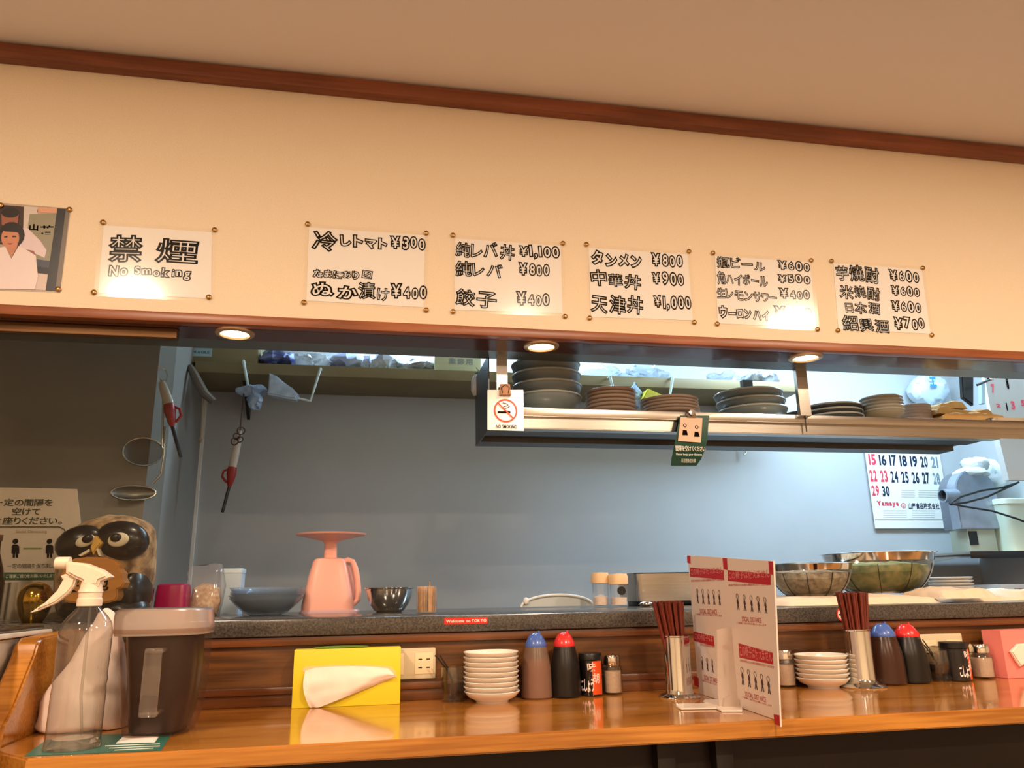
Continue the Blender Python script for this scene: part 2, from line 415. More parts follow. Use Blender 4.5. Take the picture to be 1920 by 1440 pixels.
sheet('menu_sheet', 'laminated sheet reading No Smoking in outlined handwriting, beside the photograph', [(188, 416), (405, 430), (403, 567), (176, 556)],
      [('禁', 206, 438, 492, 266), ('煙', 294, 446, 494, 371), ('No', 205, 497, 519, 240), ('Smoking', 252, 498, 522, 359)], [(194, 418), (403, 432), (392, 558), (177, 549)])
sheet('menu_sheet', 'laminated menu sheet with prices 300 and 400 yen, leftmost of the price lists', [(573, 420), (803, 436), (801, 583), (567, 570)],
      [('冷', 585, 431, 471, 634), ('しトマト', 636, 438, 465, 727), ('¥300', 730, 440, 468, 798), ('たまにあり', 586, 502, 521, 674), ('〼', 678, 506, 523, 699), ('ぬか', 583, 527, 559, 673), ('漬け', 671, 528, 563, 730), ('¥400', 731, 530, 560, 801)],
      [(577, 421), (799, 438), (799, 582), (570, 568)])
sheet('menu_sheet', 'laminated menu sheet second price list from the left, first price 1,100 yen', [(847, 441), (1057, 456), (1061, 594), (846, 587)],
      [('純レバ丼', 853, 449, 483, 965), ('¥1,100', 972, 457, 486, 1050), ('純レバ', 853, 488, 519, 943), ('¥800', 971, 491, 517, 1031), ('餃子', 853, 540, 576, 932), ('¥400', 966, 545, 573, 1031)],
      [(849, 442), (1055, 457), (1059, 594), (849, 585)])
sheet('menu_sheet', 'laminated menu sheet third price list from the left, last price 1,000 yen', [(1097, 459), (1294, 472), (1305, 607), (1102, 600)],
      [('タンメン', 1106, 467, 499, 1204), ('¥800', 1219, 473, 500, 1281), ('中華丼', 1105, 504, 540, 1203), ('¥900', 1220, 507, 535, 1283), ('天津丼', 1105, 549, 588, 1207), ('¥1,000', 1223, 551, 583, 1297)],
      [(1099, 459), (1291, 472), (1301, 605), (1105, 597)])
sheet('menu_sheet', 'laminated menu sheet with four prices from 600 down to 400 yen, above the rightmost downlight', [(1334, 474), (1523, 487), (1536, 621), (1340, 612)],
      [('瓶ビール', 1342, 480, 504, 1435), ('¥600', 1456, 487, 507, 1519), ('角ハイボール', 1342, 508, 534, 1440), ('¥500', 1456, 511, 531, 1520), ('生レモンサワー', 1342, 539, 563, 1457), ('¥400', 1458, 539, 560, 1519), ('ウーロンハイ', 1346, 572, 598, 1443), ('¥400', 1448, 572, 597, 1524)],
      [(1336, 475), (1520, 489), (1532, 618), (1344, 608)])
sheet('menu_sheet', 'laminated menu sheet with prices of 600 yen three times and 700 yen, rightmost sheet', [(1556, 488), (1732, 501), (1750, 632), (1567, 623)],
      [('芋焼酎', 1564, 494, 528, 1650), ('¥600', 1664, 504, 528, 1724), ('米焼酎', 1570, 533, 561, 1652), ('¥600', 1668, 534, 555, 1725), ('日本酒', 1582, 563, 588, 1652), ('¥600', 1668, 562, 585, 1728), ('紹興酒', 1576, 590, 621, 1668), ('¥700', 1673, 592, 619, 1735)],
      [(1558, 490), (1729, 503), (1746, 629), (1570, 620)])

# photograph pinned at the left: flat print in layers
P = [(-105, 372), (133, 391), (113, 548), (-112, 543)]
u, v = WF.px(20, 545)
t = thing('photo_print', 'colour photograph of two people in white before a shop curtain, pinned at the far left', 'photograph', WF.p(u, v))
def pp(pts, h, c, nm='print', r=.35): return pxpoly(WF, pts, h, mat('photo_%d_%d_%d' % c, c, r), t, nm, .00025)
pp(P, .0005, (176, 160, 150), 'paper')
pp([(-104, 376), (45, 388), (43, 460), (-106, 455)], .0009, (60, 44, 40))
pp([(45, 387), (72, 389), (66, 470), (43, 470)], .0009, (205, 195, 190))
pp([(72, 389), (108, 391), (107, 400), (70, 398)], .0009, (214, 160, 130))
pp([(56, 402), (106, 400), (98, 495), (68, 498), (46, 470)], .001, (142, 138, 118))
pp([(66, 486), (96, 490), (92, 505), (70, 502)], .0012, (60, 66, 84))
pp([(108, 391), (124, 392), (104, 546), (86, 545)], .0013, (26, 26, 38))
pp([(124, 392), (131, 392), (113, 546), (104, 546)], .0013, (112, 102, 92))
pp([(68, 500), (94, 503), (92, 514), (70, 512)], .0014, (26, 26, 38))
pp([(68, 513), (90, 516), (86, 545), (66, 543)], .0012, (206, 188, 184))
pp([(30, 430), (52, 428), (76, 452), (88, 470), (84, 484), (66, 476), (40, 470)], .0016, (216, 200, 208))
pp([(48, 468), (64, 471), (69, 482), (60, 480)], .0019, (150, 84, 90))
E5 = lambda cx, cy, rx, ry, n=18: [(cx+rx*math.cos(2*PI*i/n), cy+ry*math.sin(2*PI*i/n)) for i in range(n)]
pp(E5(20, 404, 18, 15), .0017, (34, 26, 26)); pp([(3, 402), (36, 402), (33, 424), (18, 430), (4, 422)], .0019, (150, 92, 72)); pp(E5(20, 401, 16, 8), .0021, (34, 26, 26))
pp(E5(23, 441, 24, 24), .0023, (28, 20, 20)); pp(E5(20, 447, 17, 20), .0025, (196, 132, 104)); pp([(2, 432), (10, 424), (34, 426), (42, 440), (30, 436), (12, 435)], .0027, (28, 20, 20))
pp([(-20, 470), (0, 465), (11, 463), (22, 486), (36, 462), (52, 470), (68, 480), (72, 520), (66, 543), (-20, 542)], .0022, (226, 212, 214))
pp([(12, 458), (34, 458), (32, 466), (22, 484), (13, 466)], .0024, (190, 130, 104))
pp([(9, 444), (15, 443), (15, 446), (9, 447)], .0029, (50, 30, 28)); pp([(24, 443), (31, 443), (31, 446), (24, 446)], .0029, (50, 30, 28)); pp([(14, 457), (25, 457), (20, 460)], .0029, (150, 70, 66))
for tx, a, b, c, d in [('若', 76, 422, 440, 100), ('山', 56, 420, 432, 72)]:
    u0, v1 = WF.px(a, b); _, v0 = WF.px(a, c); u1, _ = WF.px(d, c); write(tx, WF, (u0, v0, u1, v1), M_ink, t, bold=.03, jit=1, h=.0016)
for p in [(131, 394), (110, 543), (2, 386)]: pin(WF, p[0], p[1], t)

# =================================================================== DISH SHELF
SY0, SY1 = 2.05, 2.30; SZ = EYE+.492
t = thing('dish_shelf', 'brushed steel dish shelf hanging from the soffit, loaded with bowls and plates', 'shelf', (1.2, 2.17, SZ-.05))
SX0, SX1 = .335, 2.06
G().box(SX0, SX1, SY0+.001, SY1, SZ-.003, SZ).obj('shelf_board', M_steel, t)
G().box(SX0, SX1, SY0-.002, SY0+.001, SZ-.022, SZ+.001, .001).box(SX0, SX1, SY0-.002, SY0+.012, SZ-.0235, SZ-.022).obj('front_lip', M_steel, t)
G().box(SX0, SX1, SY0+.01, SY0+.013, SZ-.054, SZ-.022).box(SX0, SX1-.1, SY0+.012, SY0+.05, SZ-.056, SZ-.053).obj('front_rail', M_steel, t)
G().box(SX0, 1.93, SY0+.05, SY0+.12, SZ-.056, SZ-.05).obj('bottom_plate', M_steeld, t)
G().box(SX0, 1.93, SY0+.12, SY0+.18, SZ-.05, SZ-.048).box(SX0, 1.93, SY0+.178, SY0+.182, SZ-.064, SZ-.02).obj('lower_tray', mat('dull_steel', (96, 98, 98), .4, metal=.9), t)
G().box(SX0, 1.93, SY0+.182, SY0+.25, SZ-.064, SZ-.06).obj('rear_plate', M_steeld, t)
G().box(SX0-.004, SX0, SY0, SY1, SZ-.064, SZ+.15).box(SX0-.004, SX0+.02, SY1-.003, SY1, SZ-.064, EYE+.66).obj('end_plate', M_steeld, t)
G().box(.352, .382, 2.03, 2.034, SZ-.0, EYE+.637).obj('hanger_strap', M_steel, t)
G().box(1.262, 1.297, 2.03, 2.046, SZ-.005, EYE+.637).obj('hanger_strap', M_steel, t)
G().box(1.215, 1.25, 2.27, 2.29, SZ-.0, EYE+.66).obj('rear_strut', M_steeld, t)
G().box(1.284, 1.287, SY0-.0035, SY0-.001, SZ-.05, SZ).obj('joint_seam', M_steeld, t)

def bowlprof(r, h, foot=.45, t_=.005, curve=1.0):
    """outer profile from foot to rim and back down inside"""
    out = [(0, .004), (r*foot*.9, .004), (r*foot, 0), (r*foot+.002, .004)]
    n = 8
    for i in range(1, n+1):
        a = i/n; rr = r*foot+(r-r*foot)*(math.sin(a*PI/2)**curve); out.append((rr, .004+(h-.004)*a**1.25))
    ins = [(max(rr-t_, 0.001), z+.002 if i < 0 else z) for i, (rr, z) in enumerate(out[4:][::-1])]
    ins = [(p[0], max(p[1], t_+.003)) for p in ins] + [(0, t_+.003)]
    return out+[(r+.0008, h+.001), (r-t_*.5, h+.002)]+ins
ORD = ['topmost', 'second from the top', 'third from the top', 'fourth from the top', 'fifth from the top', 'sixth from the top', 'seventh from the top', 'eighth from the top', 'ninth from the top', 'tenth from the top']
def stack(name, cat, desc, where, group, pxc, Y, z0, r, h, step, n, m, rim=None, foot=.45, jit=.0015, tz=.005, curve=1.0, shift=(0, 0)):
    """nested stack of n dishes, the lowest at z0; every dish its own object"""
    c = at(pxc[0], pxc[1], Y); first = None
    for i in range(n):
        k = n-1-i
        lab = '%s, %s %s' % (desc, 'lowest' if i == 0 and n > 1 else ORD[k], where)
        loc = (c.x+random.uniform(-jit, jit)+shift[0]*i, Y+random.uniform(-jit, jit)+shift[1]*i, z0+step*i)
        if first is None:
            first = G().lathe(bowlprof(r, h, foot, tz, curve), 40).obj(name, m, world=False, sharp=60)
            if rim: G().lathe([(r-.0035, h-.002), (r+.0015, h-.003), (r+.0022, h), (r, h+.0028), (r-.003, h+.002)], 40).obj('rim', rim, first, world=False)
            first.location = loc; tag(first, lab, cat, group)
        else:
            dup(first, loc, lab)
    return first
stack('ramen_bowl', 'bowl', 'large deep grey bowl', 'of the tall stack by the white card', 'tall stack of large grey bowls', (1026, 765), 2.17, SZ, .102, .058, .034, 4, M_stone, M_stonerim, foot=.55)
stack('side_plate', 'plate', 'brownish grey side plate', 'in the stack right of the large bowls', 'stack of brownish plates beside the large bowls', (1146, 766), 2.14, SZ, .074, .018, .0115, 6, M_dish, None, foot=.6, tz=.003)
stack('side_plate', 'plate', 'brownish grey side plate', 'in the low stack behind the green card', 'low stack of brownish plates behind the green card', (1256, 770), 2.15, SZ, .087, .018, .0095, 5, M_dish, None, foot=.6, tz=.003)
stack('wide_bowl', 'bowl', 'wide grey bowl', 'in the stack left of the second strap', 'stack of three wide grey bowls', (1411, 776), 2.19, SZ, .105, .042, .026, 3, M_stone, M_stonerim, foot=.6, shift=(-.004, 0))
stack('shallow_bowl', 'bowl', 'dark shallow bowl', 'in the stack behind the second strap', 'stack of dark shallow bowls', (1559, 779), 2.19, SZ, .094, .026, .016, 3, M_blackdish, M_stonerim, foot=.6)
stack('shallow_bowl', 'bowl', 'small dark shallow bowl', 'peeping out left of the second strap', 'stack of small dark bowls by the strap', (1502, 777), 2.25, SZ, .055, .022, .015, 3, M_blackdish, None, foot=.6)
stack('rice_bowl', 'bowl', 'olive grey rice bowl', 'in the left of the twin stacks', 'left twin stack of rice bowls', (1657, 784), 2.14, SZ, .062, .04, .0105, 5, mat('olive_stoneware', (140, 132, 112), .3), M_stonerim, foot=.5)
stack('rice_bowl', 'bowl', 'brownish rice bowl', 'in the right of the twin stacks', 'right twin stack of rice bowls', (1712, 786), 2.22, SZ, .058, .036, .0105, 5, M_dish, None, foot=.5)

# folded tan cloth, small steel tray
c = at(1815, 780, 2.17)
V = G(); 
def clothsheet(cx, cy, z, lx, ly, th, seed, amp, nx=36, ny=12, m=M_cloth, name='cloth', tilt=0, rotz=0):
    g = G(); top = []; 
    for s in (1, -1):
        for i in range(nx+1):
            for j in range(ny+1):
                a = i/nx*2-1; b = j/ny*2-1
                e = (1-max(abs(a), abs(b))**6)
                n = noise.noise(Vector((a*lx*14+seed, b*ly*14, seed*.7)))*amp + noise.noise(Vector((a*lx*40+seed, b*ly*40, seed)))*amp*.35
                hh = th*e**.4 if s > 0 else 0
                wob = noise.noise(Vector((a*3, b*3, seed+9)))*.12
                zz_ = (hh+max(0, n+amp*.5)*e**.5) if s > 0 else 0
                x = a*lx*(1+wob*.5); y = b*ly*(1+wob); 
                top.append(Vector((cx+x*math.cos(rotz)-y*math.sin(rotz), cy+x*math.sin(rotz)+y*math.cos(rotz), z+zz_+tilt*(a+1)*.5)))
    n1 = (nx+1)*(ny+1); fs = []
    for i in range(nx):
        for j in range(ny):
            q = i*(ny+1)+j; fs.append((q, q+ny+1, q+ny+2, q+1)); fs.append((n1+q, n1+q+1, n1+q+ny+2, n1+q+ny+1))
    edge = [i*(ny+1) for i in range(nx+1)]+[nx*(ny+1)+j for j in range(1, ny+1)]+[i*(ny+1)+ny for i in range(nx-1, -1, -1)]+[j for j in range(ny-1, 0, -1)]
    for k in range(len(edge)):
        a, b = edge[k], edge[(k+1) % len(edge)]; fs.append((a, b, n1+b, n1+a))
    g.add(top, fs); return g
tan = mat('tan_cloth', (176, 132, 72), .85, bump=.4, scale=150)
o = clothsheet(c.x-.01, 2.19, SZ+.001, .125, .07, .04, 3, .014)
g2 = clothsheet(c.x-.02, 2.2, SZ+.044, .105, .05, .024, 5, .014, tilt=-.012); o.add(g2.v, g2.f)
g2 = clothsheet(c.x-.05, 2.21, SZ+.066, .05, .045, .016, 8, .016); o.add(g2.v, g2.f)
o = o.obj('folded_cloth', tan, origin=(c.x, 2.19, SZ)); tag(o, 'rumpled folded tan cloth at the right end of the steel dish shelf', 'cloth')
c = at(1862, 786, 2.12)
g = G().loft([(SZ, c.x+.02, 2.105, .06, .028), (SZ+.004, c.x+.02, 2.105, .066, .032), (SZ+.016, c.x+.02, 2.105, .07, .034), (SZ+.0165, c.x+.02, 2.105, .067, .031), (SZ+.006, c.x+.02, 2.105, .062, .028)], 36, 5)
o = g.obj('steel_tray', M_chrome, origin=(c.x+.02, 2.105, SZ)); tag(o, 'small shiny steel tray before the tan cloth on the dish shelf', 'tray')

# clips and cards on the shelf edge
def card(name, label, q, Y, m, cat='sign', th=.0008, bend=0):
    pts = [at(x, y, Y) for x, y in q]
    c = sum((p for p in pts), Vector())/4; z = min(p.z for p in pts)
    t = thing(name, label, cat, (c.x, Y, z))
    return t, pts
t, pts = card('no_smoking_card', 'white square card with a red no smoking symbol clipped to the shelf strap', [(914, 731), (981, 731), (982, 808), (914, 806)], 2.012, M_paper)
G().prism(pts, (0, .001, 0)).obj('paper', M_paper, t)
CF = Frame((pts[0].x, 2.012, pts[3].z), (1, 0, 0), (0, 0, 1))
cu, cv = CF.px(948, 770); rr = .0325
G().lathe([(rr-.0045, -.0008), (rr, -.0008), (rr, 0), (rr-.0045, 0), (rr-.0045, -.0008)], 40, CF.p(cu, cv, .0002)-wloc(t), 'y').obj('prohibition_ring', mat('orange_red', (226, 66, 40), .5), t, world=False)
a = CF.p(cu, cv); d1 = Vector((1, 0, -1)).normalized(); d2 = Vector((1, 0, 1)).normalized()
pts2 = [a+d1*s*rr*.92+d2*k*.0018 for s, k in ((-1, -1), (1, -1), (1, 1), (-1, 1))]
G().prism([p+Vector((0, -.0015, 0)) for p in pts2], (0, -.0003, 0)).obj('prohibition_bar', MATS['orange_red'], t)
rect(CF, cu-.022, cv-.007, cu+.013, cv-.002, .0008, M_ink, t, 'cigarette')
g = G()
for k in (0, 1):
    g.tube([CF.p(cu-.008+.006*k+.012*math.sin(i*.9+k)+i*.002, cv+.022-.0075*k-.004*i*.7, .001) for i in range(7)], .0008, 5)
g.obj('smoke', M_ink, t)
u0, v0 = CF.px(930, 803); u1, v1 = CF.px(968, 797); write('NO SMOKING', CF, (u0, v0, u1, v1), M_ink, t, bold=.02)
o = thing('binder_clip', 'brown binder clip holding the no smoking card to the strap', 'clip', at(947, 745, 2.01))
c = at(947, 730, 2.01)
G().prism([(c.x-.016, 2.004, c.z-.018), (c.x+.016, 2.004, c.z-.018), (c.x+.013, 2.004, c.z+.014), (c.x-.013, 2.004, c.z+.014)], (0, .022, 0), .002).obj('body', mat('brown_clip', (110, 70, 40), .3, metal=.4), o)
G().tube([(c.x-.008, 2.0025, c.z-.012), (c.x-.011, 2.0005, c.z+.004), (c.x, 2.0, c.z+.012), (c.x+.011, 2.0005, c.z+.004), (c.x+.008, 2.0025, c.z-.012)], .0011, 6).obj('wire_lever', M_steeld, o)

grn = mat('dark_green_card', (22, 72, 58), .4)
Yc = 2.035
q = [(1275, 779), (1330, 781), (1324, 842), (1306, 876), (1258, 869), (1266, 826)]
pts = [at(x, y, Yc) for x, y in q]
t = thing('green_card', 'dark green curling notice card with two figures, clipped to the shelf lip', 'sign', (pts[0].x, Yc, pts[3].z))
# the card curls back at its foot
def bendcard(px0, px1, y, Y): return at(px0, y, Y), at(px1, y, Y)
rows = [(1275, 1330, 779, 2.036), (1271, 1328, 800, 2.034), (1266, 1326, 826, 2.036), (1263, 1322, 842, 2.04), (1259, 1315, 860, 2.05), (1258, 1306, 873, 2.062)]
g = G(); vs = []
for x0, x1, y, Y in rows:
    a, b = bendcard(x0, x1, y, Y); vs += [a, b, a+Vector((0, .0008, 0)), b+Vector((0, .0008, 0))]
fs = []
for i in range(len(rows)-1):
    k = i*4; fs += [(k, k+1, k+5, k+4), (k+2, k+6, k+7, k+3), (k, k+4, k+6, k+2), (k+1, k+3, k+7, k+5)]
fs += [(0, 2, 3, 1), (20, 21, 23, 22)]
g.add(vs, fs).obj('card', grn, t)
GF = Frame((at(1275, 779, 2.033).x, 2.0335, at(1275, 842, 2.033).z), (1, 0, 0), (0, 0, 1))
pxpoly(GF, [(1276, 782), (1317, 784), (1314, 830), (1271, 827)], .0003, mat('peach_print', (226, 196, 172), .6), t, 'white_panel')
for cx, cy in ((1284, 798), (1306, 801)):
    g = G(); u, v = GF.px(cx, cy); g.lathe([(.0035, -.0003), (.0055, -.0003), (.0055, 0)], 16, GF.p(u, v, .0008), 'y')
    u, v = GF.px(cx-5, cy+18); u2, v2 = GF.px(cx+5, cy+9); g.prism([GF.p(u, v, .001), GF.p(u2, v, .001), GF.p(u2-.003, v2, .001), GF.p(u+.003, v2, .001)], (0, -.0003, 0))
    g.obj('figure', M_ink, t)
M_wink = mat('white_ink', (225, 225, 215), .6)
for tx, a, b, c_, d in [('間隔を空けてください', 1267, 836, 846, 1322), ('Please keep your distance', 1268, 850, 855, 1316)]:
    u0, v0 = GF.px(a, c_); u1, v1 = GF.px(d, b); write(tx, GF, (u0, v0, u1, v1), M_wink, t, h=.0004, bold=.02)
fr2 = Frame(at(1262, 869, 2.052), (1, 0, 0), (0, -.25, 1))
u0, v0 = fr2.px(1276, 867); u1, v1 = fr2.px(1303, 860); write('新型感染症対策', fr2, (u0, v0, u1, v1), M_wink, t, h=.006)
c = at(1297, 775, 2.03)
o = thing('bulldog_clip', 'small silver bulldog clip gripping the green card', 'clip', c)
G().prism([(c.x-.014, 2.028, c.z-.012), (c.x+.014, 2.028, c.z-.012), (c.x+.01, 2.034, c.z+.012), (c.x-.01, 2.034, c.z+.012)], (0, .014, 0), .001).obj('jaw', M_chrome, o)
G().lathe([(0, -.002), (.009, -.0015), (.009, 0)], 20, (c.x, 2.027, c.z+.002), 'y').obj('round_lever', M_chrome, o)
# =================================================================== KITCHEN REAR WALL
BZ = EYE+.85
t = thing('rear_shelf', 'long olive brown board shelf high on the kitchen rear wall', 'shelf', (.6, KY, BZ))
M_board = mat('olive_board', (150, 134, 96), .55, noise_amt=.06, scale=6)
G().box(-.665, 1.93, 3.09, KY-.001, BZ, BZ+.045, .002).obj('board', M_board, t)
for x in (-.5, .7, 1.7):
    G().prism([(x, KY-.001, BZ), (x, 3.2, BZ), (x, KY-.001, BZ-.12)], (.012, 0, 0)).obj('bracket', M_steeld, t)
BT = BZ+.045
def boxthing(name, label, cat, q, Y, depth, m, parent=None, bev=.002):
    """q = photograph x0,y0,x1,y1 of the front face"""
    a = at(q[0], q[1], Y); b = at(q[2], q[3], Y)
    o = G().box(a.x, b.x, Y, Y+depth, b.z, a.z, bev).obj(name, m, parent, origin=((a.x+b.x)/2, Y+depth/2, b.z))
    if parent is None: tag(o, label, cat)
    return o
olive = mat('kraft_carton', (150, 138, 100), .65)
# cartons and bags on the rear shelf
a = at(352, 640, 3.11); b = at(482, 690, 3.11)
t = thing('cardboard_carton', 'flat kraft carton with a pale blue label on the rear shelf at the left', 'box', ((a.x+b.x)/2, 3.2, BT))
G().box(a.x, b.x, 3.11, 3.3, BT, EYE+1.06, .002).obj('body', olive, t)
fr = Frame((a.x, 3.11, BT), (1, 0, 0), (0, 0, 1)); u0, v1 = fr.px(356, 652); u1, v0 = fr.px(397, 669)
rect(fr, u0, v0, u1, v1, .0004, mat('pale_blue_label', (176, 206, 216), .5), t, 'label_plate')
write('FRAGILE', fr, (u0+.01, v0+.012, u1-.01, v1-.012), mat('teal_ink', (50, 96, 110), .5), t, h=.0014, bold=.03)
def bag(name, label, px0, py0, px1, py1, Y, dep, m, seed, nz=.02, cat='plastic bag', z0=None, group=None, sq=0):
    a = at(px0, py0, Y); b = at(px1, py1, Y); zb = b.z if z0 is None else z0
    cx = (a.x+b.x)/2; rz = (a.z-zb)/2; rx = (b.x-a.x)/2
    g = G(); g.ell((cx, Y+dep/2, zb+rz), (rx, dep/2, rz), 32, nz=nz, nsc=22, seed=seed, folds=1)
    for p in g.v:
        if z0 is not None and p.z < zb: p.z = zb+.0005
    o = g.obj(name, m, origin=(cx, Y+dep/2, zb), sharp=25); tag(o, label, cat, group); return o
bag('plastic_bag', 'deep blue and white striped plastic bag on the rear shelf', 480, 648, 556, 690, 3.1, .16, mat('blue_bag', (40, 52, 130), .35, c2=(150, 165, 215), scale=14, stretch=(1, 1, 4)), 1, z0=BT)
bag('plastic_bag', 'crumpled white bag drooping over the edge of the rear shelf', 552, 655, 616, 690, 3.075, .15, M_bagw, 2, .03)
bag('plastic_bag', 'long pale lilac bag lying beside the drooping white bag', 606, 655, 698, 692, 3.11, .16, mat('lilac_bag', (150, 165, 215), .3, c2=(190, 205, 235), scale=18), 3, z0=BT)
bag('plastic_bag', 'white bag with a dark print at the middle of the rear shelf', 690, 658, 748, 694, 3.1, .16, mat('printed_bag', (212, 222, 232), .35, c2=(190, 200, 215), scale=20), 4, .025, z0=BT)
bag('plastic_bag', 'flattened grey bag left of the cream carton', 738, 668, 822, 694, 3.1, .16, mat('grey_bag', (196, 204, 214), .35, c2=(140, 150, 165), scale=25, stretch=(1, 1, 5)), 5, .02, z0=BT)
a = at(815, 662, 3.11); b = at(902, 697, 3.11)
t = thing('cream_carton', 'cream carton with faint grey print right of the grey bag', 'box', ((a.x+b.x)/2, 3.2, BT))
G().box(a.x, b.x, 3.11, 3.32, BT, a.z, .002).obj('body', mat('cream_card', (214, 218, 180), .6), t)
fr = Frame((a.x, 3.11, BT), (1, 0, 0), (0, 0, 1)); u0, v1 = fr.px(841, 671); u1, v0 = fr.px(886, 685)
write('業務用', fr, (u0, v0, u1, v1), mat('faint_print', (150, 160, 156), .6), t, bold=.02)
bag('plastic_bag', 'clear bag of cups above the small plates on the rear shelf', 1096, 678, 1176, 703, 3.1, .18, M_bag, 8, .02, z0=BT)
bag('plastic_bag', 'crinkled bluish bag above the wire hook on the rear shelf', 1170, 682, 1268, 708, 3.08, .2, M_bag, 9, .03, z0=BT)
bag('plastic_bag', 'clear crumpled bag behind the wide bowls on the rear shelf', 1336, 690, 1402, 718, 3.1, .16, M_bag, 10, .02, z0=BT)
bag('plastic_bag', 'dark tinted bag at the right end of the rear shelf', 1410, 692, 1472, 722, 3.1, .16, mat('dark_bag', (96, 106, 128), .3, c2=(190, 200, 220), scale=30), 11, .02, z0=BT)
# wire hooks under the shelf with clipped bags
M_wire = mat('white_wire', (205, 220, 214), .35)
def hook(label, pts, Y=3.06):
    P_ = [at(x, y, Y) for x, y in pts]
    o = G().tube([P_[0]+Vector((0, .03, 0))]+P_+[P_[-1]+Vector((0, .03, 0))], .006, 8).obj('wire_hanger', M_wire, origin=P_[1]); tag(o, label, 'hanger'); return o
hook('white wire hanger frame under the rear shelf at the left', [(456, 676), (466, 728), (503, 735), (582, 752), (601, 690)])
hook('white wire hanger frame under the rear shelf above the small plates', [(1144, 706), (1152, 738), (1200, 760), (1252, 764), (1262, 706)])
bag('plastic_bag', 'pale blue bag tucked on the left of the wire hanger', 442, 718, 500, 738, 3.02, .08, mat('pale_blue_bag', (176, 196, 216), .35, c2=(140, 165, 200), scale=30), 12, .015)
bag('plastic_bag', 'tail of the pale blue bag hanging below the wire hanger', 464, 728, 492, 770, 3.03, .05, MATS['pale_blue_bag'], 13, .015)
a = [at(x, y, 3.03) for x, y in [(505, 699), (518, 704), (532, 716), (548, 727), (560, 740), (555, 749), (534, 746), (502, 739)]]
o = G().prism(a, (0, .05, 0), .006).obj('plastic_bag', mat('clear_blue_bag', (196, 212, 228), .25, c2=(160, 182, 206), scale=30, bump=.5), origin=a[7]); tag(o, 'folded clear bag standing on the wire hanger', 'plastic bag')
bag('plastic_bag', 'small white bag hanging at the middle of the right wire hanger', 1180, 716, 1212, 762, 3.03, .06, MATS['pale_blue_bag'], 14, .02)
o = G().prism([at(x, y, 3.0) for x, y in [(1216, 728), (1246, 742), (1236, 756), (1206, 746)]], (0, .07, 0), .004).obj('yellow_packet', mat('yellow_packet', (196, 186, 40), .5), origin=at(1226, 752, 3.0)); tag(o, 'small bright yellow packet behind the small plates', 'packet')
# hanging strainer bag at the shelf end
t = thing('whisk_bag', 'small clear bag of whisks hanging by the left end of the dish shelf', 'bag', at(892, 746, 2.31))
c = at(892, 724, 2.31)
G().loft([(c.z-.036, c.x, 2.29, .01, .01), (c.z-.02, c.x, 2.29, .017, .014), (c.z+.01, c.x, 2.29, .017, .014), (c.z+.027, c.x, 2.29, .01, .01), (c.z+.032, c.x, 2.29, .004, .004)], 18, nz=.003).obj('film', mat('whisk_film', (150, 146, 150), .3, c2=(206, 210, 214), scale=90, stretch=(8, 8, .4)), t)
G().tube([(c.x, 2.29, c.z+.03), (c.x+.006, 2.29, c.z+.045), (SX0-.003, 2.29, c.z+.055)], .0012, 6).obj('string', M_steeld, t)
# white tag on the left wall and bracket with cord
o = boxthing('wall_tag', 'narrow white tag on edge by the left end of the rear shelf', 'tag', (338, 647, 346, 694), 3.02, .02, M_white)
cmt = at(372, 715, 3.0)
t = thing('wall_bracket', 'dark angled bracket arm under the left end of the rear shelf', 'bracket', (KX0+.02, 3.0, cmt.z))
G().tube([(KX0+.006, 3.05, EYE+.86), (KX0+.03, 3.03, EYE+.82), (KX0+.075, 3.02, EYE+.745), (KX0+.11, 3.02, EYE+.715)], [.012, .016, .017, .014], 10).obj('arm', mat('dim_bracket', (110, 98, 84), .5), t)
G().tube([at(381, 726, 3.02), at(379, 780, 3.02), at(376, 822, 3.02)], .0035, 6).obj('cord', mat('tan_cord', (140, 120, 96), .6), t)
G().ell(at(376, 825, 3.02), (.007, .007, .01), 10).obj('knob', mat('tan_cord', (140, 120, 96), .6), t)

# two gas lighters
M_lred = mat('lighter_red', (150, 34, 26), .35); M_lbody = mat('lighter_body', (190, 176, 160), .35)
def lighter(label, hookp, top, mid, low, tip, Y, ring):
    t = thing('gas_lighter', label, 'lighter', at(*low, Y))
    A, B, C, D = at(*top, Y), at(*mid, Y), at(*low, Y), at(*tip, Y)
    G().tube([at(*hookp, Y), A], .003, 6).obj('hanging_cord', mat('brown_cord', (84, 62, 54), .6), t) if hookp else None
    G().tube([A, A.lerp(B, .25), A.lerp(B, .8), B], [.009, .014, .016, .015], 12).obj('handle', M_lbody, t)
    G().tube([B, B.lerp(C, .35), B.lerp(C, .8), C], [.016, .018, .012, .007], 12).obj('guard', M_lred, t)
    d = (C-B); s = Vector((-1, 0, 0))*ring
    G().tube([B+d*.1+s*.012, B+d*.2+s*.03, B+d*.5+s*.032, B+d*.8+s*.012], .0045, 8).obj('trigger', M_lred, t)
    G().tube([C, D], [.006, .0055], 10).obj('barrel', M_black, t)
    return t
t = lighter('red gas lighter hanging on a cord below the wire hanger', (457, 738), (450, 808), (436, 876), (430, 912), (417, 961), 3.04, 1)
g = G()
for i, (x, y, r) in enumerate([(452, 808, .014), (444, 818, .012), (440, 828, .013), (450, 824, .011)]):
    p = at(x, y, 3.025); g.tube([p+Vector((r*math.cos(a), .004*math.sin(2*a), r*math.sin(a))) for a in [2*PI*k/12 for k in range(12)]], .0025, 6, closed=True)
g.obj('cord_loops', MATS['brown_cord'], t)
t = lighter('pale and red gas lighter hanging on the side wall at the left', None, (303, 716), (317, 758), (323, 800), (339, 857), 2.6, -1)
p = [at(x, y, 2.6) for x, y in [(296, 687), (309, 692), (314, 702), (313, 713), (303, 714), (296, 708)]]
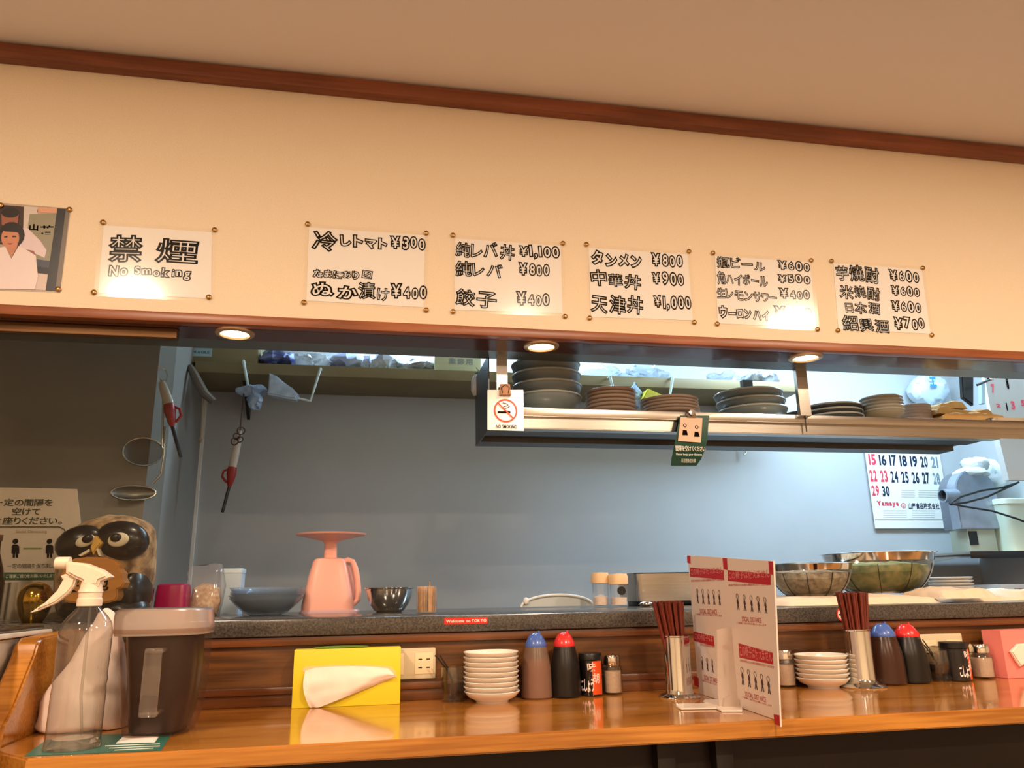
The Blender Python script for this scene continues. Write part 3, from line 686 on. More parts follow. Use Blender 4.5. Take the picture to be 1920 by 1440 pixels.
G().tube(p, .002, 6).obj('hook_ring', M_chrome, t)
# ladles hanging on the side wall behind the glass
def wallring(label, name, c, rx, ry, Y, hpts, m, fill):
    t = thing(name, label, 'ladle', at(c[0], c[1], Y))
    pts = [at(c[0]+rx*math.cos(a)+0, c[1]+ry*math.sin(a), Y+.03*math.cos(a)) for a in [2*PI*k/28 for k in range(28)]]
    G().tube(pts, .003, 8, closed=True).obj('rim', m, t)
    G().tube([at(x, y, Y) for x, y in hpts], .0035, 8).obj('handle', m, t)
    cc = at(c[0], c[1], Y); vs = [at(c[0], c[1]+ry*.3, Y+.03)]+pts
    fs = [(0, 1+i, 1+(i+1) % 28) for i in range(28)]
    G().add(vs, fs).obj('mesh_bowl', fill, t)
wallring('round wire skimmer with a thin rim hanging on the side wall behind the glass', 'wire_skimmer', (268, 847), 38, 26, 2.6, [(304, 836), (305, 790), (306, 748)], M_steel, clear('fine_wire_mesh', tint=(190, 188, 184), milky=.12, milk=(140, 140, 140), rough=.4))
wallring('dull steel ladle with a slanted bowl hanging low on the side wall', 'soup_ladle', (250, 924), 42, 14, 2.6, [(285, 908), (302, 890), (308, 850), (309, 800)], M_steel, mat('ladle_bowl', (120, 116, 108), .35, metal=.8))

# calendar
YC = 3.385
pts = [at(x, y, YC) for x, y in [(1620, 805), (1760, 811), (1780, 994), (1637, 987)]]
x0 = (pts[0].x+pts[3].x)/2; x1 = (pts[1].x+pts[2].x)/2; zb = (pts[2].z+pts[3].z)/2
t = thing('wall_calendar', 'large white wall calendar with red Sundays on the rear wall below the dish shelf', 'calendar', ((x0+x1)/2, YC, zb))
CF = Frame((x0, YC, zb), (1, 0, 0), (0, 0, 1)); CWd = x1-x0
G().box(x0, x1, YC, YC+.004, zb, EYE+.235*YC).obj('paper', M_white, t)
M_cred = mat('calendar_red', (214, 60, 84), .5); M_cblue = mat('calendar_navy', (18, 34, 62), .5); M_cgrey = mat('calendar_grey', (120, 140, 150), .5)
rows = [(8, 1627, 1762, 815, 835, 5), (15, 1626, 1762, 851, 872, 5), (22, 1628, 1766, 881, 903, 4), (29, 1632, 1769, 910, 930, 4)]
for n0, xa, xb, ya, yb, _ in rows:
    for k in range(7):
        n = n0+k
        if n > 30: break
        u0, v1 = CF.px(xa+(xb-xa)*k/7+1, ya+k*.9); u1, v0 = CF.px(xa+(xb-xa)*(k+1)/7-2.2, yb+k*.9)
        mm = M_cred if (k == 0 or n == 23) else (M_cgrey if k == 6 else M_cblue)
        if n < 10: u0 += (u1-u0)*.5
        write(str(n), CF, (u0, v0, u1, v1), mm, t, 'numeral', bold=.035)
u0, v0 = CF.px(1645, 951); u1, v1 = CF.px(1684, 939); write('Yamaya', CF, (u0, v0, u1, v1), M_cred, t, bold=.05)
u, v = CF.px(1694, 948); G().lathe([(.0105, -.0005), (.013, -.0005), (.013, 0), (.0105, 0), (.0105, -.0005)], 24, CF.p(u, v, .0006), 'y').obj('round_mark', M_cred, t)
write('山', CF, (u-.006, v-.006, u+.006, v+.006), M_cred, t, bold=.03)
u0, v0 = CF.px(1704, 955); u1, v1 = CF.px(1760, 943); write('山屋食品株式会社', CF, (u0, v0, u1, v1), M_cblue, t, bold=.02)
g = G()
for i, y in enumerate([958, 962, 966, 970]):
    for a, b in ((1656, 1700), (1710, 1752)):
        u0, v0 = CF.px(a, y); u1, _ = CF.px(b, y); g.box(x0+u0, x0+u1, YC-.0008, YC, zb+v0, zb+v0+.0014)
for y in (920, 924, 928, 932): 
    for a, b in ((1690, 1715), (1722, 1762)):
        u0, v0 = CF.px(a, y); u1, _ = CF.px(b, y); g.box(x0+u0, x0+u1, YC-.0008, YC, zb+v0, zb+v0+.0012)
g.obj('fine_print', M_cgrey, t)
u0, v0 = CF.px(1640, 974); G().box(x0+.004, x1-.004, YC-.0014, YC, zb+v0-.003, zb+v0).obj('bottom_fold', M_cgrey, t)
# hook seen on rear wall
o = G().tube([at(1392, 838, 3.38), at(1398, 842, 3.37), at(1399, 850, 3.37), at(1395, 852, 3.37)], .005, 8).obj('wall_hook', M_chrome, origin=at(1396, 850, 3.38)); tag(o, 'small chrome hook on the rear wall left of the calendar', 'hook')
# blue lettering bag at the upper right
bag('plastic_bag', 'white shopping bag with blue letters high at the right end of the kitchen', 1716, 696, 1798, 756, 3.27, .13, mat('shopping_bag', (196, 212, 224), .35), 21, .012)
sbag = bpy.data.objects[[o.name for o in COL.objects if o.get('label', '').startswith('white shopping bag')][0]]
fr = Frame((at(1748, 745, 3.262).x, 3.262, at(1748, 745, 3.262).z), (1, 0, 0), (0, 0, 1))
u0, v1 = fr.px(1741, 706); u1, v0 = fr.px(1757, 726); write('エ', fr, (u0, v0, u1, v1), mat('sky_blue_print', (50, 130, 196), .5), sbag, bold=.05)

def pw_(px, py, Y, k): return at(px+k, py, Y).x-at(px, py, Y).x
# -------- right end of the kitchen: wall shelf with machine
WX = KX1
sz_ = at(1850, 1036, 3.1).z
t = thing('machine_shelf', 'grey steel wall shelf carrying the vegetable slicer at the right edge', 'shelf', (2.85, 3.1, sz_))
sx0 = at(1803, 1036, 3.0).x
G().box(sx0, WX-.001, 2.95, 3.38, sz_-.012, sz_, .002).obj('shelf_board', M_steel, t)
G().box(sx0, WX-.001, 2.948, 2.952, sz_-.03, sz_, .001).obj('front_edge', M_steeld, t)
G().prism([(sx0, 3.0, sz_-.02), (sx0, 3.36, sz_-.02), (sx0, 3.36, sz_-.07), (sx0, 3.3, sz_-.05)], (.006, 0, 0)).obj('bracket', M_steel, t)
t = thing('vegetable_slicer', 'silver domed slicing machine with a round spout at the right edge', 'kitchen machine', (at(1840, 1010, 3.05).x, 3.08, sz_))
M_ms = mat('satin_steel', (176, 186, 200), .38, metal=.85, noise_amt=.08, scale=20)
cxm, czm = at(1826, 925, 3.05).x, at(1826, 925, 3.05).z
rm = pw_(1826, 925, 3.05, 38)
A_ = [(cxm-rm, sz_+.1)]+[(cxm-rm*math.cos(PI*i/16), czm+rm*math.sin(PI*i/16)) for i in range(17)]+[(cxm+rm, sz_+.1)]
G().prism([(x-.012, 3.02, z) for x, z in A_], (0, .06, 0), .004).obj('hopper_cover', M_ms, t)
G().prism([(x+.016, 3.085, z+.003) for x, z in A_], (0, .08, 0), .004).obj('drum', mat('satin_steel_dark', (130, 138, 150), .4, metal=.85), t)
a = at(1776, 928, 3.0)
G().lathe([(.024, 0), (.03, 0), (.03, .07), (.024, .07), (.024, 0)], 28, (a.x, 3.03, a.z), 'x').obj('spout', M_ms, t)
G().lathe([(0, .02), (.0235, .02), (.0235, .022)], 24, (a.x, 3.03, a.z), 'x').obj('spout_opening', M_black, t)
A, B = at(1806, 990, 3.05), at(1866, 1034, 3.05)
G().box(A.x, B.x, 3.03, 3.14, sz_, sz_+.105, .004).obj('housing', mat('grey_green_housing', (160, 168, 152), .45), t)
G().box(A.x+.004, A.x+.045, 3.026, 3.031, sz_+.03, sz_+.09).obj('outlet_opening', M_black, t)
a = at(1886, 1015, 2.98); b = at(1990, 945, 2.98)
t = thing('plastic_tub', 'pale cream plastic tub beside the slicing machine', 'tub', ((a.x+WX)/2, 3.05, sz_))
G().loft([(sz_, (a.x+WX)/2+.01, 3.07, (WX-a.x)/2-.02, .1), (b.z, (a.x+WX)/2, 3.07, (WX-a.x)/2-.006, .11)], 32, 6).obj('body', mat('cream_plastic', (206, 220, 200), .4), t)
G().loft([(b.z, (a.x+WX)/2, 3.07, (WX-a.x)/2-.003, .113), (b.z+.02, (a.x+WX)/2, 3.07, (WX-a.x)/2-.003, .113), (b.z+.024, (a.x+WX)/2, 3.07, (WX-a.x)/2-.01, .105)], 32, 6).obj('lid', mat('cream_plastic_lid', (220, 232, 214), .4), t)
for i, (lab, pts) in enumerate([('black cable looping above the slicing machine', [(1780, 945), (1800, 932), (1840, 920), (1880, 914), (1908, 905)]), ('black cable crossing the dome of the slicing machine', [(1782, 946), (1812, 942), (1850, 932), (1885, 916), (1910, 904)]), ('black cable running down right across the cream tub', [(1780, 944), (1810, 950), (1860, 958), (1905, 972), (1950, 990)])]):
    P_ = [at(x, y, 2.93-.004*i) for x, y in pts]; o = G().tube(P_, .0045, 8).obj('power_cable', M_black, origin=P_[0]); tag(o, lab, 'cable')
towel = mat('white_towel', (206, 212, 212), .85, bump=.4, scale=90)
for i, (q, lab) in enumerate([((1808, 872, 1872, 896), 'long rolled white towel on top of the slicing machine'), ((1826, 853, 1868, 882), 'bunched white towel heaped over the slicing machine'), ((1868, 856, 1898, 918), 'white rag drooping at the right of the towel heap')]):
    bag('towel', lab, q[0], q[1], q[2], q[3], 3.0+.02*i, .13, towel, 30+i, .012, cat='towel')
o = boxthing('wooden_box', 'olive wooden box behind the white towels', 'box', (1850, 880, 1895, 905), 3.16, .14, mat('olive_box', (130, 124, 84), .6))
o = boxthing('steel_cabinet', 'small grey steel cabinet with a dark slot at the lower right edge', 'cabinet', (1876, 1096, 1990, 1140), 2.9, .3, mat('pale_steel', (176, 172, 166), .4, metal=.3))
G().box(at(1902, 1104, 2.9).x, at(1960, 1104, 2.9).x, 2.898, 2.901, at(1902, 1110, 2.9).z, at(1902, 1103, 2.9).z).obj('slot', M_ptrim, o)
# hanging notices by the right wall
t = thing('hanging_calendar', 'greyish calendar sheet with red 7 and black 8 hanging high at the right edge', 'calendar', at(1880, 790, 2.75))
a = at(1846, 705, 2.75); b = at(1990, 800, 2.75)
G().box(a.x, b.x, 2.75, 2.753, b.z, a.z).obj('paper', mat('grey_paper', (176, 172, 166), .7), t)
fr = Frame((a.x, 2.75, b.z), (1, 0, 0), (0, 0, 1))
for tx, q, mm in [('7', (1857, 720, 1866, 737), M_cred), ('8', (1884, 706, 1893, 730), M_ink), ('1', (1885, 755, 1890, 770), M_ink), ('3', (1894, 752, 1904, 768), M_cred), ('5', (1913, 750, 1922, 762), M_cred), ('2', (1867, 757, 1876, 764), M_cred)]:
    u0, v1 = fr.px(q[0], q[1]); u1, v0 = fr.px(q[2], q[3]); write(tx, fr, (u0, v0, u1, v1), mm, t, 'numeral', bold=.05)
o = G().prism([at(x, y, 2.7) for x, y in [(1803, 690), (1826, 690), (1826, 760), (1806, 745)]], (0, .02, 0), .003).obj('vent_duct', M_steeld, origin=at(1815, 760, 2.7)); tag(o, 'dark steel duct panel left of the hanging calendar', 'duct')
o = G().prism([at(x, y, 2.68) for x, y in [(1840, 720), (1848, 718), (1848, 757), (1840, 757)]], (0, .02, 0), .002).obj('blue_file', mat('pale_blue_file', (170, 196, 214), .5), origin=at(1844, 757, 2.68)); tag(o, 'pale blue file standing beside the hanging calendar', 'file')
t = thing('hanging_rail', 'slanted dark rail with bright clips above the hanging calendar', 'rail', at(1870, 705, 2.66))
G().tube([at(1832, 722, 2.66), at(1870, 706, 2.66), at(1930, 690, 2.66)], .005, 8).obj('bar', M_steeld, t)
for x, y in ((1858, 711), (1880, 706), (1900, 699)):
    p = at(x, y, 2.655); G().box(p.x-.012, p.x+.012, 2.645, 2.665, p.z-.004, p.z+.006, .001).obj('clip', M_chrome, t)
px0, px1 = at(1868, 800, 2.77), at(1892, 900, 2.77)
struct('trim_10', G().prism([(px0.x, 2.77, EYE+1.33), px0, px1, (KX1, 2.77, px1.z), (KX1, 2.77, EYE+1.33)], (0, .03, 0)), mat('pillar_white', (190, 188, 184), .5))
# =================================================================== LEFT END: GLASS, OWL, NOTICE
gx = -.235*1.93-.008
t = thing('glass_screen', 'large clear glass screen under the soffit at the left with a brass coloured top rail', 'glass screen', (-1.0, 1.93, ZG))
G().box(-1.4, gx, 1.928, 1.934, ZG+.001, EYE+.628).obj('glass_pane', M_glass, t)
G().box(-1.4, gx, 1.918, 1.944, EYE+.612, EYE+.6365, .002).obj('top_rail', mat('rail_bronze', (124, 92, 62), .35, metal=.6), t)
YS = 2.14
q = [at(x, y, YS) for x, y in [(-90, 912), (144, 917), (172, 1088), (100, 1112), (-80, 1114)]]
q2 = [at(x, y, YS) for x, y in [(-90, 912), (144, 917), (176, 1128), (-84, 1122)]]
t = thing('distance_notice', 'white paper notice asking guests to sit apart, behind the owl at the left edge', 'sign', (q2[2].x-.2, YS, ZG))
q2[2].z = q2[3].z = ZG+.002
G().prism(q2, (0, .003, 0)).obj('paper', mat('notice_paper', (206, 190, 176), .6), t)
SF = Frame((0, YS, EYE), (1, 0, 0), (0, 0, 1))
M_olive = mat('olive_ink', (58, 60, 38), .6)
def wpx(fr, tx, a, yt, yb, b, m, t, **k):
    u0, v1 = fr.px(a, yt); _, v0 = fr.px(a, yb); u1, _ = fr.px(b, yb); return write(tx, fr, (u0, v0, u1, v1), m, t, **k)
wpx(SF, '一定の間隔を', -12, 935, 949, 99, M_olive, t, bold=.02); wpx(SF, '空けて', 24, 952, 966, 75, M_olive, t, bold=.02); wpx(SF, 'お座りください。', -14, 969, 984, 116, M_olive, t, bold=.02)
g = G(); P_ = [SF.px(x, y) for x, y in [(-60, 1080), (-60, 988), (112, 988), (121, 993), (124, 1006), (130, 1070)]]
g.tube([SF.p(a, b, .001) for a, b in P_], .0013, 5); g.obj('drawn_frame', M_olive, t)
wpx(SF, 'Social Distancing', 30, 994, 1001, 88, mat('pale_ink', (150, 136, 120), .6), t)
for x in (29, 93):
    g = G(); u, v = SF.px(x, 1015); g.lathe([(0, -.0006), (.0065, -.0006), (.0065, 0)], 16, SF.p(u, v, .0003), 'y')
    g.prism([SF.p(*SF.px(x+a, b), .0004) for a, b in [(-7, 1024), (-4, 1021), (4, 1021), (7, 1024), (7.5, 1038), (5, 1038), (5, 1046), (1, 1046), (0, 1034), (-1, 1046), (-5, 1046), (-5, 1038), (-7.5, 1038)]], (0, -.0004, 0))
    g.obj('figure', M_ink, t)
G().prism([SF.p(*SF.px(a, b), .0004) for a, b in [(44, 1027), (78, 1027), (78, 1030), (44, 1030)]], (0, -.0004, 0)).obj('distance_bar', mat('olive_green', (110, 124, 70), .6), t)
wpx(SF, '一定の間隔を保ちましょう', 14, 1057, 1066, 112, M_olive, t)
G().prism([SF.p(*SF.px(a, b), .0004) for a, b in [(-50, 1073), (108, 1074), (110, 1088), (-50, 1088)]], (0, -.0004, 0)).obj('green_band', mat('band_green', (46, 84, 52), .6), t)
wpx(SF, 'ご理解ご協力をお願いいたします', 12, 1077, 1084, 104, M_wink, t, bold=.01)

# owl figurine
def E3(g, px, py, Y, rx, ry, dep, rotdeg=0, **k):
    c = at(px, py, Y); wx = at(px+rx, py, Y).x-c.x; wz = c.z-at(px, py+ry, Y).z
    R = Matrix.Rotation(math.radians(rotdeg), 3, 'Y'); g.ell(c, (wx, dep, wz), rot=R, **k); return g
YO = 2.105
oc = at(205, 1070, YO)
t = thing('owl_figurine', 'carved brown owl figurine holding an orange plaque, behind the spray bottle', 'figurine', (oc.x, YO, ZG))
M_of = mat('owl_feathers', (206, 172, 132), .85, c2=(112, 80, 54), scale=34, bump=1.0); M_ob = mat('owl_black', (34, 24, 24), .3, noise_amt=.3, scale=14, coat=.2)
rows = [(1166, 118, 272, .07), (1150, 108, 280, .085), (1120, 104, 286, .095), (1085, 106, 290, .1), (1050, 112, 292, .1), (1020, 120, 293, .098), (995, 136, 290, .09), (980, 158, 280, .07), (971, 185, 262, .045), (967, 205, 240, .02)]
g = G(); rg = []
for y, a, b, d in rows:
    A, B = at(a, y, YO), at(b, y, YO); z = A.z if y < 1160 else ZG; rg.append((z, (A.x+B.x)/2, YO, (B.x-A.x)/2, d))
g.loft(rg, 36, nz=.005, nsc=30); g.obj('body', M_of, t)
g = G(); E3(g, 196, 1142, YO-.035, 86, 32, .075); E3(g, 250, 1110, YO-.01, 36, 52, .09); g.obj('dark_underside', M_ob, t)
g = G(); E3(g, 150, 1018, YO-.085, 47, 33, .035, -18); E3(g, 228, 1014, YO-.075, 53, 38, .045, 6); g.obj('face_mask', M_ob, t)
M_ew = mat('eye_white', (240, 226, 200), .35); M_og = mat('owl_beak', (226, 178, 90), .35)
for x, y, rx, ry, ro, px_, py_ in [(160, 1014, 19, 11, -22, 164, 1010), (222, 1012, 20, 13.5, -8, 217, 1008)]:
    g = G(); E3(g, x, y, YO-.121, rx, ry, .007, ro); e = g.obj('eye', M_ew, t)
    g = G(); E3(g, px_, py_, YO-.127, 11, 8.5, .005, ro); g.obj('pupil', M_ob, e)
YB = YO-.13
G().prism([at(x, y, YB) for x, y in [(178, 1004), (191, 1018), (181, 1029), (174, 1040), (169, 1026)]], (0, .03, 0), .003).obj('beak', M_og, t)
for a in ([(167, 1029), (147, 1041), (151, 1043), (168, 1034)], [(180, 1029), (185, 1042), (190, 1043), (184, 1028)]):
    G().prism([at(x, y, YB+.002) for x, y in a], (0, .02, 0)).obj('whisker', M_ew, t)
pl = G().prism([at(x, y, YO-.145) for x, y in [(127, 1053), (140, 1047), (165, 1044), (195, 1045), (214, 1050), (223, 1059), (222, 1066), (229, 1074), (228, 1082), (233, 1092), (229, 1102), (220, 1105), (221, 1117), (216, 1126), (198, 1131), (160, 1132), (128, 1130), (113, 1120), (110, 1106), (118, 1094), (112, 1080), (118, 1068), (118, 1058)]], (0, .05, 0), .003).obj('plaque', mat('orange_wood', (214, 142, 66), .35, noise_amt=.12, scale=10, stretch=(.4, 1, 4)), t)
OF = Frame((0, YO-.145, EYE), (1, 0, 0), (0, 0, 1))
o = wpx(OF, '来', 120, 1086, 1111, 148, M_ink, pl, bold=.03, h=.0008); o = wpx(OF, '也', 178, 1084, 1108, 203, M_ink, pl, bold=.03, h=.0008)

# jars, brass bell, dark bottle, tray at the far left
YJ = 2.0
for i, (x, lab) in enumerate([(-6, 'clear glass tumbler cut by the left edge'), (8, 'slim clear glass tumbler second from the left edge'), (21, 'slim clear glass tumbler nearest the brass bowl')]):
    c = at(x, 1120, YJ+.015*(i % 2)); r = .0095
    top = at(x, 1092, YJ).z; h = top-ZG
    o = G().lathe([(0, 0), (r, 0), (r*1.05, h), (r*.86, h), (r*.8, .008), (0, .008)], 24).obj('glass_tumbler', clear('tumbler_glass%d' % i, ior=1.6, milky=.12, milk=(200, 190, 175)), world=False)
    o.location = (c.x, c.y, ZG); tag(o, lab, 'glass')
c = at(66, 1122, 2.03); r = at(99, 1122, 2.03).x-c.x
t = thing('brass_bowl', 'shiny brass bowl upside down beside the owl', 'bowl', (c.x, 2.03, ZG))
hb = c.z-ZG
G().lathe([(r*.55, 0), (r*.8, hb*.3), (r*.97, hb*.75), (r, hb), (r*.93, hb+r*.4), (r*.7, hb+r*.74), (r*.35, hb+r*.95), (0, hb+r)], 40).obj('bowl', mat('bright_brass', (214, 168, 60), .12, metal=1), t, world=False)
G().lathe([(r*.5, -.0), (r*.56, .002), (r*.5, .006)], 30).obj('foot_ring', M_gold, t, world=False)
t = thing('dark_bottle', 'dark brown glass bottle just showing at the left edge', 'bottle', (at(-14, 1060, 1.99).x, 1.985, ZG))
zt = at(0, 1003, 1.985).z-ZG
G().lathe([(0, 0), (.03, 0), (.031, .01), (.031, zt*.45), (.024, zt*.62), (.013, zt*.8), (.012, zt*.97)], 28).obj('body', mat('brown_glass', (40, 20, 12), .08, coat=.5), t, world=False)
G().lathe([(.0135, zt*.93), (.0145, zt*.935), (.0145, zt), (0, zt)], 24).obj('cap', M_ptrim, t, world=False)
# tub on the side counter
TX = -.618; ya, yb_ = 1.30, 1.78
t = thing('serving_tub', 'pale grey tub with a dark lid jutting in at the left edge', 'tub', (TX-.2, 1.54, EYE-.24))
G().prism([(TX, ya, EYE-.063), (TX, yb_, EYE-.063), (TX-.012, yb_-.03, EYE-.125), (TX-.012, yb_-.06, EYE-.24), (TX-.012, ya+.02, EYE-.24)], (-.4, 0, 0), .006).obj('body', mat('tub_grey', (190, 174, 156), .45), t)
G().box(TX-.42, TX+.008, ya, yb_+.012, EYE-.0665, EYE-.058, .003).obj('rim', mat('tub_rim', (222, 208, 190), .35), t)
G().box(TX-.42, TX-.004, ya, yb_, EYE-.058, EYE-.05, .003).obj('lid', mat('dark_lid', (66, 52, 42), .2), t)
o = G().box(TX-.55, TX-.004, 1.2, 1.8, 0, EYE-.2405, .003).obj('side_cabinet', M_panel, origin=(TX-.3, 1.5, 0)); tag(o, 'low oak cabinet under the pale tub at the far left', 'cabinet')

# =================================================================== ON THE GRANITE LEDGE
def pw(px, py, Y, k): return at(px+k, py, Y).x-at(px, py, Y).x
M_mag = mat('magenta_plastic', (148, 22, 68), .3, sss=0)
a = at(285, 1135, 2.2); b = at(352, 1094, 2.2)
g = G().loft([(ZG, (a.x+b.x)/2, 2.24, (b.x-a.x)/2, .045), (ZG+(b.z-ZG)*.75, (a.x+b.x)/2, 2.24, (b.x-a.x)/2*.93, .043), (b.z-.004, (a.x+b.x)/2, 2.24, (b.x-a.x)/2*.88, .04), (b.z, (a.x+b.x)/2, 2.24, (b.x-a.x)/2*.78, .034)], 32, 6)
o = g.obj('plastic_box', M_mag, origin=((a.x+b.x)/2, 2.24, ZG)); tag(o, 'deep magenta plastic box behind the tea pitcher', 'box')
c = at(385, 1130, 2.3); rx = pw(385, 1130, 2.3, 33)
t = thing('snack_bag', 'clear bag of pale dried flakes left of the stacked plastic dishes', 'bag', (c.x, 2.3, ZG))
zt = at(385, 1060, 2.3).z
G().loft([(ZG, c.x, 2.3, rx*.85, .04), (ZG+.03, c.x, 2.3, rx, .045), (ZG+.08, c.x, 2.3, rx, .04), (zt-.02, c.x-.005, 2.3, rx*.98, .02), (zt, c.x-.005, 2.3, rx*.9, .004)], 28, 3, nz=.01, nsc=24).obj('film', clear('snack_film', milky=.16, milk=(220, 214, 214), rough=.12, boost=1.6), t)
G().loft([(ZG+.003, c.x, 2.3, rx*.75, .03), (ZG+.035, c.x, 2.3, rx*.85, .034), (ZG+.07, c.x, 2.3, rx*.7, .028), (ZG+.085, c.x, 2.3, rx*.3, .01)], 24, 2.5, nz=.012, nsc=40, seed=3).obj('flakes', mat('pale_flakes', (206, 176, 140), .8, c2=(170, 128, 92), scale=120), t, kind='stuff')
a = at(408, 1130, 2.45); b = at(457, 1066, 2.45)
t = thing('storage_box', 'tall pale blue translucent box behind the dried flakes', 'box', ((a.x+b.x)/2, 2.48, ZG))
zz1 = b.z
G().loft([(ZG, (a.x+b.x)/2, 2.48, (b.x-a.x)/2*.9, .036), (zz1-.012, (a.x+b.x)/2, 2.48, (b.x-a.x)/2*.96, .04)], 28, 6).obj('body', mat('pale_blue_box', (186, 200, 212), .3), t)
G().loft([(zz1-.012, (a.x+b.x)/2, 2.48, (b.x-a.x)/2, .042), (zz1-.002, (a.x+b.x)/2, 2.48, (b.x-a.x)/2, .042), (zz1, (a.x+b.x)/2, 2.48, (b.x-a.x)/2*.95, .04)], 28, 6).obj('lid', mat('pale_blue_lid', (200, 214, 224), .3), t)
c = at(500, 1120, 2.3); r = pw(500, 1105, 2.3, 68)
M_pl = clear('clear_plastic_dish', tint=(247, 250, 253), milky=.17, milk=(214, 226, 236), rough=.08, boost=.9)
hh = (at(500, 1101, 2.3).z-ZG-.045)/7
first = None
for i in range(8):
    lab = 'clear plastic dish, %s of the nested stack left of the pink scale' % ('lowest' if i == 0 else ORD[7-i])
    loc = (c.x+random.uniform(-.003, .003), 2.3, ZG+hh*i)
    if first is None:
        rr = r
        first = G().lathe([(0, .002), (r*.42, 0), (r*.6, .006), (r*.85, .028), (r, .043), (r*1.01, .045), (r*.98, .044), (r*.83, .03), (r*.58, .009), (0, .005)], 36).obj('plastic_dish', M_pl, world=False); first.location = loc; tag(first, lab, 'dish', 'nested clear plastic dishes')
    else: dup(first, loc, lab)
# peach kitchen scale
YK = 2.38; M_peach = mat('peach_plastic', (236, 172, 154), .35, sss=0); M_lil = mat('lilac_plastic', (198, 160, 166), .35)
c = at(617, 1100, YK); k = pw(617, 1100, YK, 1)
t = thing('kitchen_scale', 'peach pink kitchen scale with a round weighing plate and loop handle', 'kitchen scale', (c.x, YK, ZG))
Z = lambda y, Y=YK, x=617: at(x, y, Y).z
G().lathe([(0, Z(1017)-.002), (.014, Z(1017)), (.03, Z(1014)), (.075, Z(1007)), (66*k, Z(1004)), (68*k, Z(1001)), (66*k, Z(1001)), (.03, Z(1004)), (0, Z(1005))], 48, (c.x, YK, 0)).obj('weighing_plate', M_peach, t)
G().loft([(Z(1048), c.x, YK, .019, .017), (Z(1020), c.x, YK, .018, .016), (Z(1014), c.x, YK, .025, .022)], 24, 3).obj('neck', M_peach, t)
rg = []
for y, a, b, d in [(1142, 566, 664, .062), (1136, 566, 664, .062), (1110, 572, 660, .057), (1080, 579, 655, .05), (1055, 587, 650, .042), (1049, 591, 646, .038), (1047, 596, 640, .032)]:
    A, B = at(a, y, YK), at(b, y, YK); rg.append((A.z if y < 1142 else ZG+.006, (A.x+B.x)/2, YK, (B.x-A.x)/2, d))
G().loft(rg, 32, 5).obj('body', M_peach, t)
A, B = at(563, 1144, YK), at(675, 1144, YK)
G().loft([(ZG, (A.x+B.x)/2, YK, (B.x-A.x)/2, .066), (ZG+.004, (A.x+B.x)/2, YK, (B.x-A.x)/2, .066), (ZG+.009, (A.x+B.x)/2, YK, (B.x-A.x)/2*.94, .062)], 32, 6).obj('base_plate', M_lil, t)
hp = [at(x, y, YK-.02) for x, y in [(642, 1054), (652, 1050), (661, 1053), (666, 1065), (670, 1085), (672, 1108), (671, 1124), (664, 1131), (650, 1132)]]
G().tube(hp, .0085, 10).obj('handle', M_peach, t)
G().prism([at(x, y, YK-.012) for x, y in [(646, 1058), (660, 1060), (667, 1085), (668, 1125), (650, 1128)]], (0, .03, 0)).obj('handle_recess', M_lil, t)
# steel bowl
YBo = 2.3
c = at(730, 1122, YBo); r = pw(730, 1105, YBo, 46); h = at(730, 1103, YBo).z-ZG
t = thing('mixing_bowl', 'small polished steel mixing bowl right of the pink scale', 'bowl', (c.x, YBo, ZG))
G().lathe([(0, 0), (r*.5, 0), (r*.62, .006), (r*.82, h*.4), (r*.93, h*.75), (r*.97, h), (r*.95, h), (r*.9, h*.75), (r*.78, h*.4), (r*.55, .01), (0, .004)], 44).obj('bowl', M_chrome, t, world=False)
G().lathe([(r*.96, h-.003), (r*1.04, h-.001), (r*1.05, h+.002), (r*.96, h+.002), (r*.96, h-.003)], 44).obj('rim', M_chrome, t, world=False)
# toothpick cup
c = at(800, 1125, 2.03); r = pw(800, 1125, 2.03, 19); h = at(800, 1099, 2.03).z-ZG
t = thing('toothpick_cup', 'short clear cup packed with wooden toothpicks', 'cup', (c.x, 2.03, ZG))
G().lathe([(0, 0), (r*.95, 0), (r, .003), (r, h), (r*.95, h), (r*.94, .004), (0, .004)], 28).obj('cup', clear('cup_plastic', milky=.08, ior=1.5), t, world=False)
M_tp = mat('toothpick_wood', (214, 164, 108), .7, noise_amt=.15, scale=60)
g = G()
for i in range(110):
    rr = r*.9*math.sqrt(random.random()); a = random.random()*6.28; zt = h-.004+random.uniform(-.003, .004)
    g.tube([(rr*math.cos(a), rr*math.sin(a), .005), (rr*math.cos(a)*1.02, rr*math.sin(a)*1.02, zt)], .0013, 5)
g.tube([(.006, 0, .01), (.008, 0, h+.012)], .0013, 5); g.obj('toothpicks', M_tp, t, world=False, kind='stuff')
# arched white rack
YA = 2.45
t = thing('white_colander', 'rim of a white plastic colander standing behind the ledge', 'colander', at(1045, 1137, YA))
t.location.z = ZG
c0 = at(1046, 1152, YA); rx = pw(1046, 1150, YA, 67); rz = at(1046, 1116, YA).z-c0.z
g = G(); P1 = [(c0.x+rx*math.cos(a), YA, ZG+.003+(c0.z-ZG)*0+max(0, (at(1046, 1117, YA).z-ZG)*math.sin(a))) for a in [PI*i/24 for i in range(25)]]
g.tube(P1, .004, 8); g.obj('outer_rim', M_white, t)
g = G(); g.tube([(c0.x+(p[0]-c0.x)*.9, YA+.02, ZG+.003+(p[2]-ZG-.003)*.72) for p in P1], .003, 8); g.obj('inner_rim', M_white, t)
g = G().prism([(c0.x+(p[0]-c0.x)*.97, YA+.004, ZG+.003+(p[2]-ZG-.003)*.95) for p in P1], (0, .012, 0)); g.obj('bowl', mat('translucent_white', (196, 204, 206), .4), t)
p = at(984, 1127, YA-.005); G().ell((p.x+.004, YA-.004, p.z), (.009, .006, .011), 14).obj('grip_tab', M_white, t)
